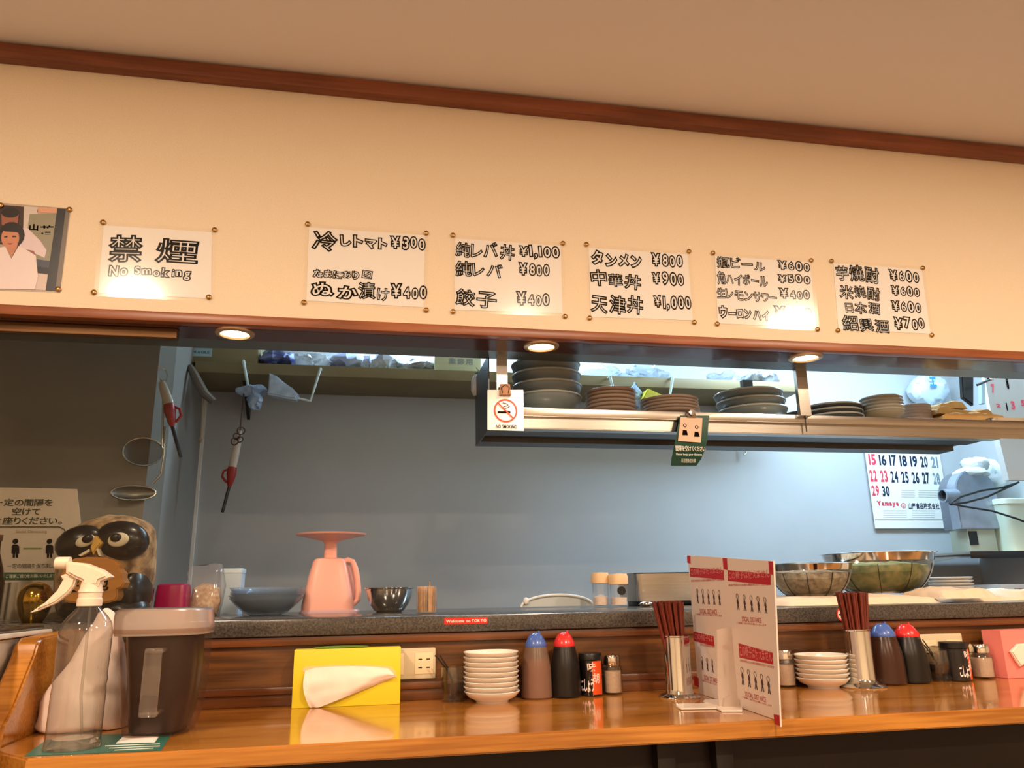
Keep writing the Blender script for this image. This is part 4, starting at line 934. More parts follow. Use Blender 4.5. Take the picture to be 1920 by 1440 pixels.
# two salt shakers
M_cap = mat('beige_cap', (226, 190, 146), .4); M_salt = mat('white_salt', (232, 212, 196), .9, noise_amt=.06, scale=200)
sg = clear('shaker_glass', ior=1.5, milky=.04, milk=(200, 190, 180))
for i, (x, lab) in enumerate([(1126, 'beige capped salt shaker, the left of the pair on the ledge'), (1160, 'beige capped salt shaker with a round black badge on the ledge')]):
    Y = 2.34-.03*i; c = at(x, 1110, Y); r = pw(x, 1110, Y, 16.5+i); ht = at(x, 1074+i*2, Y).z-ZG; hc = at(x, 1094+i*2, Y).z-ZG
    t = thing('salt_shaker', lab, 'shaker', (c.x, Y, ZG), 'pair of beige capped shakers on the ledge')
    G().lathe([(0, 0), (r*.9, 0), (r*.96, .006), (r*.9, hc*.5), (r*.92, hc), (r*.85, hc), (r*.83, hc*.5), (r*.85, .006), (0, .004)], 28).obj('jar', sg, t, world=False)
    G().lathe([(0, .0045), (r*.8, .0065), (r*.8, hc*.42), (0, hc*(.55-.12*i))], 24).obj('salt', M_salt, t, world=False)
    G().lathe([(r*.88, hc), (r*1.02, hc+.001), (r*1.02, hc+(ht-hc)*.7), (r*.9, ht), (0, ht+.001)], 28).obj('cap', M_cap, t, world=False)
    if i:
        G().lathe([(0, -.002), (r*.42, -.002), (r*.42, .004)], 24, (r*.02, -r*.9, hc*.72), 'y').obj('badge', M_black, t, world=False)
# steel pan and spoon
YP = 2.36
A = at(1194, 1074, YP); B = at(1345, 1086, YP); zt = A.z; zb = at(1194, 1118, YP).z
t = thing('steel_pan', 'rectangular steel pan with a folded rim behind the left chopsticks', 'pan', ((A.x+B.x)/2, 2.46, ZG))
g = G()
cx, cy, hx, hy = (A.x+B.x)/2, 2.47, (B.x-A.x)/2, .1
g.loft([(ZG+.014, cx, cy, hx*.97, hy*.95), (zt-.003, cx, cy, hx, hy), (zt, cx, cy, hx*1.015, hy*1.05), (zt+.001, cx, cy, hx*.98, hy*.96), (ZG+.017, cx, cy, hx*.94, hy*.9)], 36, 12)
g.obj('pan', M_steel, t)
G().box(A.x+.02, B.x-.02, 2.42, 2.52, ZG, ZG+.014, .002).obj('stand', M_steeld, t)
c = at(1230, 1126, 2.2); t = thing('steel_spoon', 'shiny steel serving spoon lying before the steel pan', 'spoon', (c.x, 2.2, ZG))
G().ell((c.x-.03, 2.2, ZG+.009), (.022, .016, .008), 20).obj('bowl', M_chrome, t)
G().tube([(c.x-.012, 2.2, ZG+.01), (c.x+.02, 2.19, ZG+.013), (c.x+.06, 2.17, ZG+.005)], [.005, .004, .005], 8).obj('handle', M_chrome, t)

# cloths and strainers
cl = mat('cream_towel', (226, 204, 178), .9, bump=.5, scale=140)
A = at(1440, 1120, 2.03); B = at(1722, 1120, 2.03)
g = clothsheet((A.x+B.x)/2, 2.1, ZG+.001, (B.x-A.x)/2, .17, .02, 11, .006, 60, 16); o = g.obj('kitchen_towel', cl, origin=((A.x+B.x)/2, 2.1, ZG)); tag(o, 'long cream towel spread under the two wire strainers', 'towel')
A = at(1700, 1112, 2.06); B = at(1796, 1112, 2.06)
g = clothsheet((A.x+B.x)/2, 2.0, ZG+.012, (B.x-A.x)/2, .09, .018, 14, .014, 40, 14); o = g.obj('kitchen_towel', cl, origin=((A.x+B.x)/2, 2.05, ZG+.03)); tag(o, 'bunched cream towel heaped right of the larger strainer', 'towel')
A = at(1780, 1120, 2.1); B = at(1990, 1112, 2.1)
g = clothsheet((A.x+B.x)/2, 2.1, ZG+.001, (B.x-A.x)/2, .12, .018, 17, .016, 50, 14); o = g.obj('kitchen_towel', cl, origin=((A.x+B.x)/2, 2.1, ZG)); tag(o, 'white and cream towel trailing off at the right end of the ledge', 'towel')
M_mesh = clear('wire_mesh', tint=(205, 202, 194), milky=.17, milk=(150, 146, 136), rough=.4, boost=1)
def strainer(label, pxc, ytop, ybot, rpx, Y, fill, fh, nrib, z0):
    c = at(pxc, ytop, Y); r = pw(pxc, ytop, Y, rpx); h = c.z-z0
    t = thing('wire_strainer', label, 'strainer', (c.x, Y, z0))
    sh = lambda a: (r*(.5+.47*math.sin(a*PI/2)**.8), h*(a**1.35))
    prof = [(0, 0), (r*.5, 0)]+[sh(i/9) for i in range(1, 10)]
    G().lathe(prof, 48).obj('mesh_bowl', M_mesh, t, world=False)
    G().lathe([(r*.965, h*.8), (r*1.0, h*.985), (r*1.05, h), (r*1.0, h+.002), (r*.955, h*.8), (r*.965, h*.8)], 48).obj('rim', M_chrome, t, world=False)
    G().lathe([(r*.48, -.0), (r*.54, 0), (r*.54, .006), (r*.48, .006), (r*.48, 0)], 40).obj('foot_ring', M_steel, t, world=False)
    for i in range(nrib):
        a = 2*PI*(i+.5)/nrib
        G().tube([((q+.0012)*math.cos(a), (q+.0012)*math.sin(a), z) for q, z in prof[1:-2]], .0012, 5).obj('rib', M_steeld, t, world=False)
    if fill:
        g = G(); g.loft([(h*.02+.003, 0, 0, r*.48, r*.48), (h*fh*.35, 0, 0, r*.74, r*.74), (h*fh*.75, 0, 0, r*.87, r*.87), (h*fh, 0, 0, r*.84, r*.84), (h*fh*1.12, 0, 0, r*.35, r*.35)], 40, nz=.006, nsc=40, seed=pxc); g.obj('contents', fill, t, world=False, kind='stuff')
    return t
strainer('smaller wire mesh strainer holding pale bean sprouts, behind the divider board', 1517, 1058, 1118, 68, 2.12, mat('bean_sprouts', (232, 214, 188), .8, c2=(150, 128, 96), scale=55, bump=.8), .72, 10, ZG+.0225)
strainer('larger wire mesh strainer holding green vegetables, behind the right chopsticks', 1644, 1038, 1110, 86, 2.2, mat('leafy_greens', (118, 140, 52), .7, c2=(206, 196, 120), scale=38, bump=.8), .68, 10, ZG+.0265)
stack('small_dish', 'plate', 'pale small plate', 'in the low stack by the bunched towel', 'low stack of pale plates on the ledge', (1786, 1110), 2.42, at(1786, 1114, 2.42).z, .07, .013, .0105, 5, M_porc, None, foot=.6, tz=.003)
c = at(1786, 1114, 2.42)
o = G().box(c.x-.075, c.x+.075, 2.36, 2.5, ZG, c.z-.0005, .003).obj('steel_riser', M_steel, origin=(c.x, 2.43, ZG)); tag(o, 'low steel block under the pale plates behind the bunched towel', 'stand')

# stickers on the ledge front
EF = Frame((0, WY-.0225, EYE), (1, 0, 0), (0, 0, 1))
a, b = EF.px(833, 1172); c_, d = EF.px(914, 1157)
t = thing('welcome_sticker', 'small red sticker reading Welcome to TOKYO on the granite edge', 'sticker', EF.p((a+c_)/2, b))
rect(EF, a, b+.001, c_, d, 0, mat('sticker_red', (206, 40, 30), .4), t, 'label_plate', .0005)
w1 = a+(c_-a)*.60
write('Welcome to', EF, (a+.004, b+.005, w1, d-.004), M_wink, t, h=.001, bold=.02); write('TOKYO', EF, (w1+.003, b+.005, c_-.003, d-.004), M_wink, t, h=.001, bold=.03)
u, v = EF.px(1579, 1152); p = EF.p(u, v)
t = thing('no_smoking_sticker', 'small round no smoking sticker on the ledge left of the right chopsticks', 'sticker', p)
G().lathe([(0, -.0006), (.016, -.0006), (.016, .0003)], 28, (0, 0, 0), 'y').obj('disc', M_white, t, world=False)
G().lathe([(.013, -.001), (.0165, -.001), (.0165, 0), (.013, 0), (.013, -.001)], 28, (0, 0, 0), 'y').obj('ring', MATS['orange_red'], t, world=False)
G().box(-.01, .006, -.0012, -.0002, -.002, .0015).obj('cigarette', M_ink, t, world=False)
# =================================================================== ON THE WOODEN COUNTER
class Cyl:
    """wrap a frame round an upright cylinder; a = arc length from the viewer-facing line, b = height"""
    def __init__(s, c, r, ang): s.c = Vector(c); s.r = r; s.ang = ang
    def p(s, a, b, h=0):
        t = s.ang+a/s.r; return s.c+Vector((math.sin(t)*(s.r+h), -math.cos(t)*(s.r+h), b))
def patch(cy, a0, b0, a1, b1, h, m, parent, name, n=14):
    g = G(); vs = []
    for i in range(n+1):
        a = a0+(a1-a0)*i/n; vs += [cy.p(a, b0, h), cy.p(a, b1, h)]
    g.add(vs, [(2*i, 2*i+2, 2*i+3, 2*i+1) for i in range(n)]); return g.obj(name, m, parent)
def seat(px, py, r, rmax=None):
    p = onz(px, py, ZC); y = min(p.y+r, WY-.0235-(rmax or r)); k = y/p.y; return Vector((p.x*k, y, ZC))
def hz(px, py, Y): return at(px, py, Y).z-ZC
# tissue boxes
def tissue(label, q, Y, dep, m, mt, tis):
    A, B = at(q[0][0], q[0][1], Y), at(q[1][0], q[1][1], Y)
    t = thing('tissue_box', label, 'tissue box', ((A.x+B.x)/2, Y+dep/2, ZC))
    G().box(A.x, B.x, Y, Y+dep, ZC, A.z, .0015).obj('box', m, t)
    return t
YT = 1.82
my = mat('yellow_card', (226, 206, 44), .4)
t = tissue('lime yellow tissue box standing on its side with a white tissue pulled out', [(552, 1219), (752, 1213)], YT, .045, my, None, None)
T = [(572, 1258), (590, 1252), (620, 1250), (660, 1249), (700, 1250), (728, 1253), (738, 1262)]
B_ = [(582, 1330), (592, 1329), (620, 1318), (650, 1306), (690, 1290), (720, 1278), (740, 1270)]
g = G(); nv = 12; vs = []; nu = 36
def lerp2(L, s):
    x = s*(len(L)-1); i = min(int(x), len(L)-2); f = x-i; return (L[i][0]*(1-f)+L[i+1][0]*f, L[i][1]*(1-f)+L[i+1][1]*f)
for i in range(nu+1):
    s = i/nu; a = lerp2(T, s); b = lerp2(B_, s)
    for j in range(nv+1):
        f = j/nv; x = a[0]*(1-f)+b[0]*f-(8*math.sin(f*PI)*(1-s) if s < .4 else 0); y = a[1]*(1-f)+b[1]*f
        Y = YT-.0035-.012*math.sin(f*PI*.9)-.004*math.sin(s*9+f*4)*f-.003*noise.noise(Vector((s*9, f*4, 1)))
        vs.append(at(x, y, min(Y, YT-.002)))
fs = [(i*(nv+1)+j, (i+1)*(nv+1)+j, (i+1)*(nv+1)+j+1, i*(nv+1)+j+1) for i in range(nu) for j in range(nv)]
n1 = len(vs); vs += [p+Vector((0, .0012, 0)) for p in vs]; fs += [tuple(k+n1 for k in f[::-1]) for f in fs[:]]
for p in vs: p.z = max(p.z, ZC+.001)
g.add(vs, fs).obj('tissue', mat('tissue_paper', (242, 222, 208), .9), t, sharp=60)
slot = [at(x, y, YT-.0008) for x, y in [(566, 1256), (572, 1250), (620, 1247), (690, 1247), (732, 1250), (741, 1258), (744, 1270), (720, 1268), (640, 1262), (575, 1264)]]
G().prism(slot, (0, .0006, 0)).obj('slot_film', mat('film_pale', (232, 204, 150), .4), t)
a = at(640, 1213, YT+.02); G().ell((a.x, YT+.022, at(650, 1214, YT).z), (.06, .015, .003), 20).obj('top_seam', mat('green_card', (96, 130, 40), .5), t)
YPk = 1.80
A = at(1875, 1182, YPk); A0 = at(1853, 1182, 1.85)
t = thing('tissue_box', 'salmon pink tissue box at the right edge of the counter', 'tissue box', (A.x+.12, YPk+.022, ZC))
mp_ = mat('salmon_card', (232, 132, 124), .45)
G().prism([(A.x, YPk, ZC), (A.x+.235, YPk, ZC), (A.x+.225, YPk+.05, ZC), (A.x-.012, YPk+.05, ZC)], (0, 0, A.z-ZC), .001).obj('box', mp_, t)
G().prism([at(x, y, YPk-.012) for x, y in [(1897, 1222), (1910, 1208), (1935, 1205), (1960, 1215), (1940, 1235), (1915, 1250), (1908, 1240)]], (0, .012, 0), .003).obj('tissue', MATS['tissue_paper'], t)
# outlets
def outlet(label, X1, z0, z1, wdt):
    t = thing('wall_outlet', label, 'wall outlet', (X1-wdt/2, WY, z0))
    G().box(X1-wdt, X1, WY-.008, WY-.0005, z0, z1, .003).obj('cover_plate', mat('beige_plate', (206, 190, 158), .45), t)
    zc = (z0+z1)/2
    for k in (0, 1):
        cx = X1-wdt*(.22+.56*k)
        s = G().box(cx-.021, cx+.021, WY-.0095, WY-.0075, zc-.023, zc+.023, .001).obj('socket', mat('ivory_socket', (228, 208, 170), .4), t)
        for dz in (.009, -.009):
            for dx in (-.009, .009):
                G().box(cx+dx-.0042, cx+dx+.0042, WY-.0100, WY-.0096, zc+dz-.0012, zc+dz+.0012).obj('slot', M_black, s)
X1 = at(817, 1240, WY-.008).x; outlet('beige wall outlet plate right of the lime yellow tissue box', X1, at(817, 1272, WY-.008).z, at(817, 1214, WY-.008).z, .12)
X1 = at(1805, 1200, WY-.008).x; outlet('beige wall outlet plate partly hidden behind the right glass soy cup', X1, at(1805, 1245, WY-.008).z, at(1805, 1187, WY-.008).z, .13)
# glass cups of soy
M_soy = mat('dark_soy', (26, 10, 6), .08); M_cg = clear('cup_glass', tint=(243, 240, 236), ior=1.5, rough=.03, milky=.02, milk=(220, 210, 196), boost=1.8)
def soycup(label, px, py, hw, ytop, lid):
    r = pw(px, py, 1.87, hw); c = seat(px, py, r); h = hz(px, ytop, c.y)
    t = thing('soy_cup', label, 'cup', c, 'glass soy cups')
    G().lathe([(0, 0), (r*.9, 0), (r*.96, .006), (r*.8, .014), (r*.97, .03), (r, h*.6), (r*.96, h), (r*.88, h), (r*.9, h*.6), (r*.86, .03), (r*.7, .018), (0, .017)], 32).obj('cup', M_cg, t, world=False)
    G().lathe([(0, .0175), (r*.68, .0185), (r*.85, .031), (r*.88, h*.55), (0, h*.55)], 28).obj('soy_sauce', M_soy, t, world=False)
    for a, dx in ((-.35, -.02), (-.1, -.028)):
        G().tube([(r*.2, r*.1, .03), (dx*.6, 0, h*.98), (dx*1.3-.004, 0, h*1.35)], .0016, 6).obj('spoon_handle', M_steeld, t, world=False)
    if lid: G().lathe([(0, h*1.02), (r*.5, h*1.02), (r*.98, h*.98), (r, h*1.02), (r*.6, h*1.1), (0, h*1.16)], 28).obj('lid', M_cg, t, world=False)
    return t
soycup('glass cup of dark soy with spoons, left of the tall saucer stack', 849, 1311, 22, 1250, False)
soycup('glass cup of dark soy with a clear lid, between red soy bottle and black can', 1761, 1275, 22, 1218, True)
# saucer stacks
def saucers(px, py, n, place, group):
    r = .0615; c = seat(px, py, r*.55, r)
    first = None
    for i in range(n):
        lab = 'white saucer, %s in the %s' % ('lowest' if i == 0 else ORD[n-1-i], place)
        loc = (c.x+random.uniform(-.001, .001), c.y+random.uniform(-.001, .001), ZC+.0102*i)
        if first is None:
            first = G().lathe([(0, .003), (r*.52, .003), (r*.55, 0), (r*.58, 0), (r*.6, .004), (r*.85, .011), (r*.97, .0195), (r, .0225), (r*.985, .0235), (r*.95, .0215), (r*.8, .013), (r*.5, .007), (0, .007)], 44).obj('saucer', M_porc, world=False, sharp=70)
            first.location = loc; tag(first, lab, 'saucer', group)
        else: dup(first, loc, lab)
saucers(922, 1314, 9, 'tall stack beside the left soy cup', 'tall stack of white saucers')
saucers(1545, 1292, 6, 'shorter stack right of the divider board', 'shorter stack of white saucers')
# squeeze bottles
def squeeze(name, label, px, py, ytop, col, liquid, clearm, lvl, cut):
    r = pw(px, py, 1.86, 28); c = seat(px, py, r); H = hz(px, ytop, c.y)
    t = thing(name, label, 'bottle', c)
    hc = H*.80; rn = r*.66
    prof = lambda z: r*(1-.1*(z/hc)) if z < hc*.55 else r*(.945-.27*((z-hc*.55)/(hc*.45))**1.3)
    zs = [0, .004]+[hc*i/12 for i in range(1, 13)]
    G().lathe([(0, 0)]+[(prof(z)*(1 if z > 0 else .9), z) for z in zs]+[(0, hc)], 36).obj('bottle', clearm, t, world=False)
    zl = hc*lvl; zz_ = [.002]+[zl*i/9 for i in range(1, 10)]
    G().lathe([(0, .002)]+[(prof(z)*.95, z) for z in zz_]+[(0, zl)], 32).obj('liquid', liquid, t, world=False)
    G().lathe([(rn*1.04, hc-.002), (rn*1.07, hc), (rn*1.04, hc+.006), (rn*.86, hc+(H-hc)*.5), (rn*.62, hc+(H-hc)*.85), (rn*.35, H), (0, H+.001)], 32).obj('cap', col, t, world=False)
    G().lathe([(0, 0), (.0035, 0), (.0028, .008), (0, .009)], 12, (rn*.35, 0, H-.004)).obj('nozzle', col, t, world=False)
    return t
M_cb = mat('blue_cap', (70, 100, 176), .3, coat=.3); M_cr = mat('red_cap', (206, 44, 44), .3, coat=.3)
M_vin = mat('vinegar', (150, 88, 44), .25, alpha=.8); M_sq = clear('squeeze_plastic', tint=(225, 205, 190), milky=.42, milk=(196, 170, 150), rough=.25)
M_soyb = mat('soy_in_bottle', (32, 30, 30), .3); M_sq2 = clear('soy_bottle_plastic', tint=(190, 180, 175), milky=.14, milk=(70, 66, 64), rough=.3)
squeeze('vinegar_bottle', 'blue capped squeeze bottle of amber vinegar right of the tall saucer stack', 1007, 1310, 1187, M_cb, M_vin, M_sq, .76, 0)
squeeze('soy_bottle', 'red capped squeeze bottle of dark soy left of the black can', 1061, 1307, 1186, M_cr, M_soyb, M_sq2, .93, 0)
squeeze('vinegar_bottle', 'blue capped squeeze bottle of brown vinegar behind the right chopsticks', 1668, 1287, 1169, M_cb, mat('brown_vinegar', (92, 52, 32), .25), clear('brown_bottle_plastic', tint=(190, 160, 140), milky=.3, milk=(120, 84, 64), rough=.25), .9, 0)
squeeze('soy_bottle', 'red capped squeeze bottle of dark soy beside the right chopsticks', 1713, 1284, 1170, M_cr, M_soyb, M_sq2, .93, 0)
# pepper cans
M_can = mat('black_tin', (16, 14, 18), .22, coat=.4); M_or = mat('orange_print', (226, 84, 34), .35); M_pk = mat('pink_white_print', (240, 214, 206), .4)
def can(label, px, py, ytop, ang):
    r = pw(px, py, 1.86, 21); c = seat(px, py, r); H = hz(px, ytop, c.y)
    t = thing('pepper_can', label, 'can', c, 'black pepper cans')
    G().lathe([(0, 0), (r*.95, 0), (r, .002), (r, H*.83), (r*.97, H*.84)], 36).obj('body', M_can, t, world=False)
    G().lathe([(r*.9, H*.84), (r*1.0, H*.845), (r*1.0, H*.98), (r*.96, H), (0, H)], 36).obj('lid', M_black, t, world=False)
    cy = Cyl(c, r, ang)
    patch(cy, .003, .004, r*1.1, H*.82, .0003, M_or, t, 'orange_band')
    write('味', cy, (-.008, H*.58, .012, H*.8), M_pk, t, h=.001, jit=1, bold=.02)
    write('こしょう', cy, (-.024, H*.1, .006, H*.42), M_pk, t, h=.001, jit=1, bold=.03)
    write('胡', cy, (.004, H*.3, .02, H*.55), M_pk, t, h=.001, jit=1, bold=.02)
    return t
can('black and orange pepper can between the left red soy bottle and salt shaker', 1109, 1305, 1224, -.25)
can('black and orange pepper can left of the pink tissue box', 1797, 1279, 1203, .25)
def shaker(label, px, py, ytop):
    r = pw(px, py, 1.86, 17.5); c = seat(px, py, r); H = hz(px, ytop, c.y); hb = H*.76
    t = thing('salt_shaker', label, 'shaker', c, 'steel capped salt shakers on the counter')
    G().lathe([(0, 0), (r*.93, 0), (r, .003), (r*.98, hb*.92), (r*.8, hb), (r*.75, hb), (r*.9, hb*.9), (r*.9, .004), (0, .004)], 28).obj('jar', M_cg, t, world=False)
    G().lathe([(0, .0045), (r*.87, .005), (r*.87, hb*.78), (0, hb*.8)], 28).obj('salt', M_salt, t, world=False)
    G().lathe([(r*.8, hb-.002), (r*.86, hb), (r*.86, H*.95), (r*.78, H), (0, H+.001)], 28).obj('steel_cap', M_chrome, t, world=False)
    return t
shaker('steel capped salt shaker right of the left pepper can', 1150, 1302, 1228)
shaker('steel capped salt shaker just right of the divider board', 1475, 1289, 1218)
shaker('steel capped salt shaker by the pink tissue box', 1846, 1274, 1207)
# chopstick holders
M_chop = mat('red_brown_chopstick', (112, 44, 30), .35, noise_amt=.15, scale=30)
chop = None
def holder(label, px, py, ytop, rin_px, flange_px, bundle, group, sticklab):
    global chop
    fl = pw(px, py, 1.8, flange_px); c = seat(px, py, fl); r = pw(px, py, 1.8, rin_px); H = hz(px, ytop, c.y)
    t = thing('chopstick_holder', label, 'chopstick holder', c)
    G().lathe([(fl, 0), (fl*1.01, .002), (fl*.9, .006), (fl*.7, .009), (r*1.05, .014), (r, .02), (r, H-.004), (r*1.06, H-.002), (r*1.06, H), (r*.96, H), (r*.94, .012), (0, .01), (0, 0)], 44).obj('cup', M_chrome, t, world=False)
    Ls = .225
    for (bx, by, tx, ty, lh) in bundle(r*.84):
        A = Vector((c.x+bx, c.y+by, ZC+.0125)); B = Vector((c.x+tx, c.y+ty, ZC+lh)); d = (B-A)
        if chop is None:
            chop = G().tube([(0, 0, 0), (0, 0, Ls*.5), (0, 0, Ls)], [.0022, .0034, .0042], 6).obj('chopstick', M_chop, world=False); s = chop
        else:
            s = chop.copy(); COL.objects.link(s)
        s.location = A; s.rotation_euler = d.to_track_quat('Z', 'Y').to_euler(); s.scale = (1, 1, d.length/Ls)
        tag(s, sticklab, 'chopstick', group)
    return c
def fan(r):
    out = []
    n = 26
    for i in range(n):
        a = i*2.39996; q = math.sqrt((i+.5)/n)
        bx, by = r*q*math.cos(a)*.5+.004, r*q*math.sin(a)*.6
        tx = bx*1.9-.016-.014*(1-q*math.cos(a))*.5; ty = by*1.2
        tx = -.052+ (bx-(-r*.5+.004))/(r)*.078
        out.append((bx, by, tx, ty, .204+random.uniform(-.004, .003)))
    return out
def tight(r):
    out = []; n = 30
    for i in range(n):
        a = i*2.39996; q = math.sqrt((i+.5)/n); out.append((r*q*math.cos(a)*.62, r*q*math.sin(a)*.62, r*q*math.cos(a)*1.55-.002, r*q*math.sin(a)*1.2, .216+random.uniform(-.003, .003)))
    return out
holder('polished steel chopstick holder left of the divider board', 1275, 1313, 1191, 22.5, 35, fan, 'chopsticks in the left holder', 'red brown chopstick leaning in the left steel holder')
holder('polished steel chopstick holder beside the shorter saucer stack', 1620, 1294, 1179, 21, 37, tight, 'chopsticks in the right holder', 'red brown chopstick upright in the right steel holder')
# =================================================================== DIVIDER BOARD
pr, pf = onz(1310, 1300, ZC), Vector((.541*1.375, 1.375, ZC))
DF = Frame(pr, pf-pr, (0, 0, 1))
t = thing('divider_board', 'white folding divider board with dark red social distance notices, jutting over the counter edge', 'divider', (pr+pf)/2)
out = [DF.px(1289, 1041), DF.px(1450, 1052), DF.px(1463, 1363)]
L_edge = (pr.y-fy)/(pr.y-pf.y)*(pf-pr).length
pts = [(DF.px(1310, 1300)[0], .0008), (L_edge+.003, .0008), out[2], out[1], out[0]]
M_bd = mat('board_white', (222, 206, 196), .45)
G().prism([DF.p(a, b, 0) for a, b in pts], DF.n*-.003).obj('board', M_bd, t)
def dp(L, m=M_red, nm='print_block', h=.0003): return pxpoly(DF, L, h, m, t, nm, .0003)
for L in ([(1288.5, 1042), (1294.5, 1042), (1295, 1057), (1289, 1055)], [(1355, 1046), (1363, 1046.5), (1364.5, 1069), (1357, 1067)], [(1441, 1052), (1449, 1053), (1450, 1078), (1443, 1076)], [(1451, 1339), (1461.5, 1341), (1462.5, 1361), (1453, 1358)], [(1301, 1267), (1310, 1271), (1311, 1289), (1302, 1285)]):
    dp(L, nm='corner_tab')
M_lt = mat('pale_pink_ink', (214, 130, 130), .5)
def block(hd, sub, ppl, soc, line, np_, txt='この椅子は使えません'):
    dp(hd, nm='header_block')
    if txt:
        a, v1 = DF.px(hd[0][0]+1.5, hd[0][1]+2.5); _, v0 = DF.px(hd[3][0]+1.5, hd[3][1]-2.5); b, _ = DF.px(hd[1][0]-1.5, hd[1][1]); write(txt, DF, (a, v0, b, v1), M_lt, t, h=.0008, bold=.01)
    if sub:
        a, v1 = DF.px(sub[0], sub[1]-2); _, v0 = DF.px(sub[0], sub[1]+2.5); b, _ = DF.px(sub[2], sub[1]); write('感染予防のため席の間隔を空けております', DF, (a, v0, b, v1), M_red, t, h=.0006)
    if ppl:
        x0, y0, x1, y1, hh_ = ppl
        for i in range(np_):
            s = i/max(1, np_-1); x = x0+(x1-x0)*s; y = y0+(y1-y0)*s
            u, v = DF.px(x, y); _, vb = DF.px(x, y+hh_); H = v-vb; W = H*.36; g = G()
            g.tube([DF.p(u+.17*H*math.cos(a), v-.16*H+.16*H*math.sin(a), .0005) for a in [2*PI*k/12 for k in range(12)]], .0005, 4, closed=True)
            g.prism([DF.p(u+a*W, v-b*H, .0004) for a, b in [(-.25, .34), (.3, .34), (.45, .6), (.2, .62), (.5, .98), (.2, .98), (-.05, .72), (-.3, .98), (-.55, .98), (-.2, .66), (-.4, .5)]], DF.n*.0003)
            g.obj('figure', mat('figure_ink', (70, 50, 52), .6), t)
    if soc:
        a, v1 = DF.px(soc[0], soc[1]); _, v0 = DF.px(soc[0], soc[1]+9); b, _ = DF.px(soc[2], soc[1]); write('SOCIAL DISTANCE', DF, (a, v0, b, v1), M_red, t, h=.0006)
    if line:
        a, v1 = DF.px(line[0], line[1]-1.5); _, v0 = DF.px(line[0], line[1]+2); b, _ = DF.px(line[2], line[1]); write('ご理解ご協力をお願いいたします', DF, (a, v0, b, v1), M_red, t, h=.0006)
block([(1294, 1064), (1357, 1069), (1357, 1087), (1294, 1081)], (1296, 1089, 1359), (1307, 1104, 1348, 1107, 28), (1312, 1141, 1344), (1304, 1151, 1354), 5)
block([(1365, 1069), (1445, 1076), (1445, 1097), (1365, 1089)], (1366, 1097, 1446), (1382, 1113, 1434, 1120, 31), (1391, 1156, 1427), (1381, 1167, 1437), 5)
block([(1301, 1184), (1338, 1193), (1340, 1212), (1301, 1201)], (1313, 1208, 1340), (1316, 1231, 1335, 1236, 25), (1320, 1265, 1344), (1316, 1275, 1343), 3, 'この椅子は')
dp([(1354, 1211), (1358, 1208), (1366, 1211), (1367, 1219), (1355, 1216)], nm='header_block')
block([(1385, 1206), (1449, 1224), (1450, 1246), (1387, 1233)], (1388, 1238, 1451), (1391, 1251, 1440, 1268, 33), (1397, 1296, 1435), (1391, 1306, 1446), 5)
block([(1356.5, 1222), (1357, 1222), (1357, 1223), (1356.5, 1223)], None, (1357, 1238, 1357, 1238, 30), None, None, 1, None)
# clear stand
M_st = clear('milky_acrylic', milky=.5, milk=(236, 220, 206), rough=.1)
sm = mat('stand_white', (232, 216, 202), .3, coat=.3)
t2 = thing('acrylic_stand', 'white acrylic clip stand with flat feet holding up the divider board', 'stand', onz(1360, 1326, ZC))
foot = [onz(x, y, ZC+.0005) for x, y in [(1269, 1323), (1271, 1329), (1277, 1331), (1343, 1330), (1353, 1335), (1392, 1335), (1393, 1317), (1345, 1314), (1322, 1314), (1318, 1317), (1322, 1320), (1334, 1321), (1275, 1322)]]
G().prism(foot, (0, 0, .003), .0006).obj('foot', sm, t2)
Yst = onz(1365, 1327, ZC).y
G().prism([at(x, y, Yst) for x, y in [(1350, 1330), (1346, 1300), (1344, 1180), (1373, 1176), (1381, 1180), (1385, 1190), (1391, 1332)]], (0, .003, 0), .0005).obj('upright_plate', M_st, t2)
G().prism([at(x, y, Yst-.012) for x, y in [(1357, 1330), (1360, 1310), (1372, 1303), (1385, 1310), (1389, 1331)]], (0, .012, 0), .001).obj('brace', M_st, t2)
# =================================================================== LEFT: SPRAY BOTTLE, BAG, PITCHER
gm = [onz(x, y, ZC+.0004) for x, y in [(46, 1418), (86, 1388), (150, 1378), (322, 1376), (302, 1407)]]
t = thing('green_leaflet', 'teal green leaflet lying under the spray bottle and tea pitcher', 'leaflet', onz(180, 1400, ZC))
G().prism(gm, (0, 0, .0006)).obj('paper', mat('teal_leaflet', (46, 104, 92), .35), t)
for L in ([(217, 1394), (232, 1380), (298, 1381), (290, 1392)], [(165, 1396), (172, 1384), (185, 1382), (182, 1390)]):
    G().prism([onz(x, y, ZC+.0011) for x, y in L], (0, 0, .0003)).obj('white_panel', M_paper, t)
g = G()
for x0, y0, x1, y1 in [(197, 1399, 300, 1395), (205, 1403, 300, 1399), (214, 1407, 288, 1403)]:
    a, b = onz(x0, y0, ZC+.0012), onz(x1, y1, ZC+.0012); g.tube([a, b], .0007, 4)
g.obj('printed_lines', M_wink, t)
YSB = 1.48
sb = seat(134, 1412, .042); 
cx, cy = sb.x, sb.y
def w(y, a, b): return at(b, y, cy).x-at(a, y, cy).x
t = thing('spray_bottle', 'clear spray bottle with a cream trigger head standing on the teal leaflet', 'spray bottle', (cx, cy, ZC))
prof = [(0, .012)]
rows = [(1409, 40), (1400, 43), (1385, 41), (1300, 41), (1285, 40), (1275, 41.5), (1265, 40), (1230, 41), (1185, 41), (1168, 38), (1155, 30), (1145, 22), (1138, 17), (1132, 16)]
for i, (y, hw) in enumerate(rows):
    z = 0 if i == 0 else hz(150, y, cy); prof.append((hw*cy*.98/F, max(z, 0)))
G().lathe(prof, 44).obj('bottle', M_pet, t, world=False)
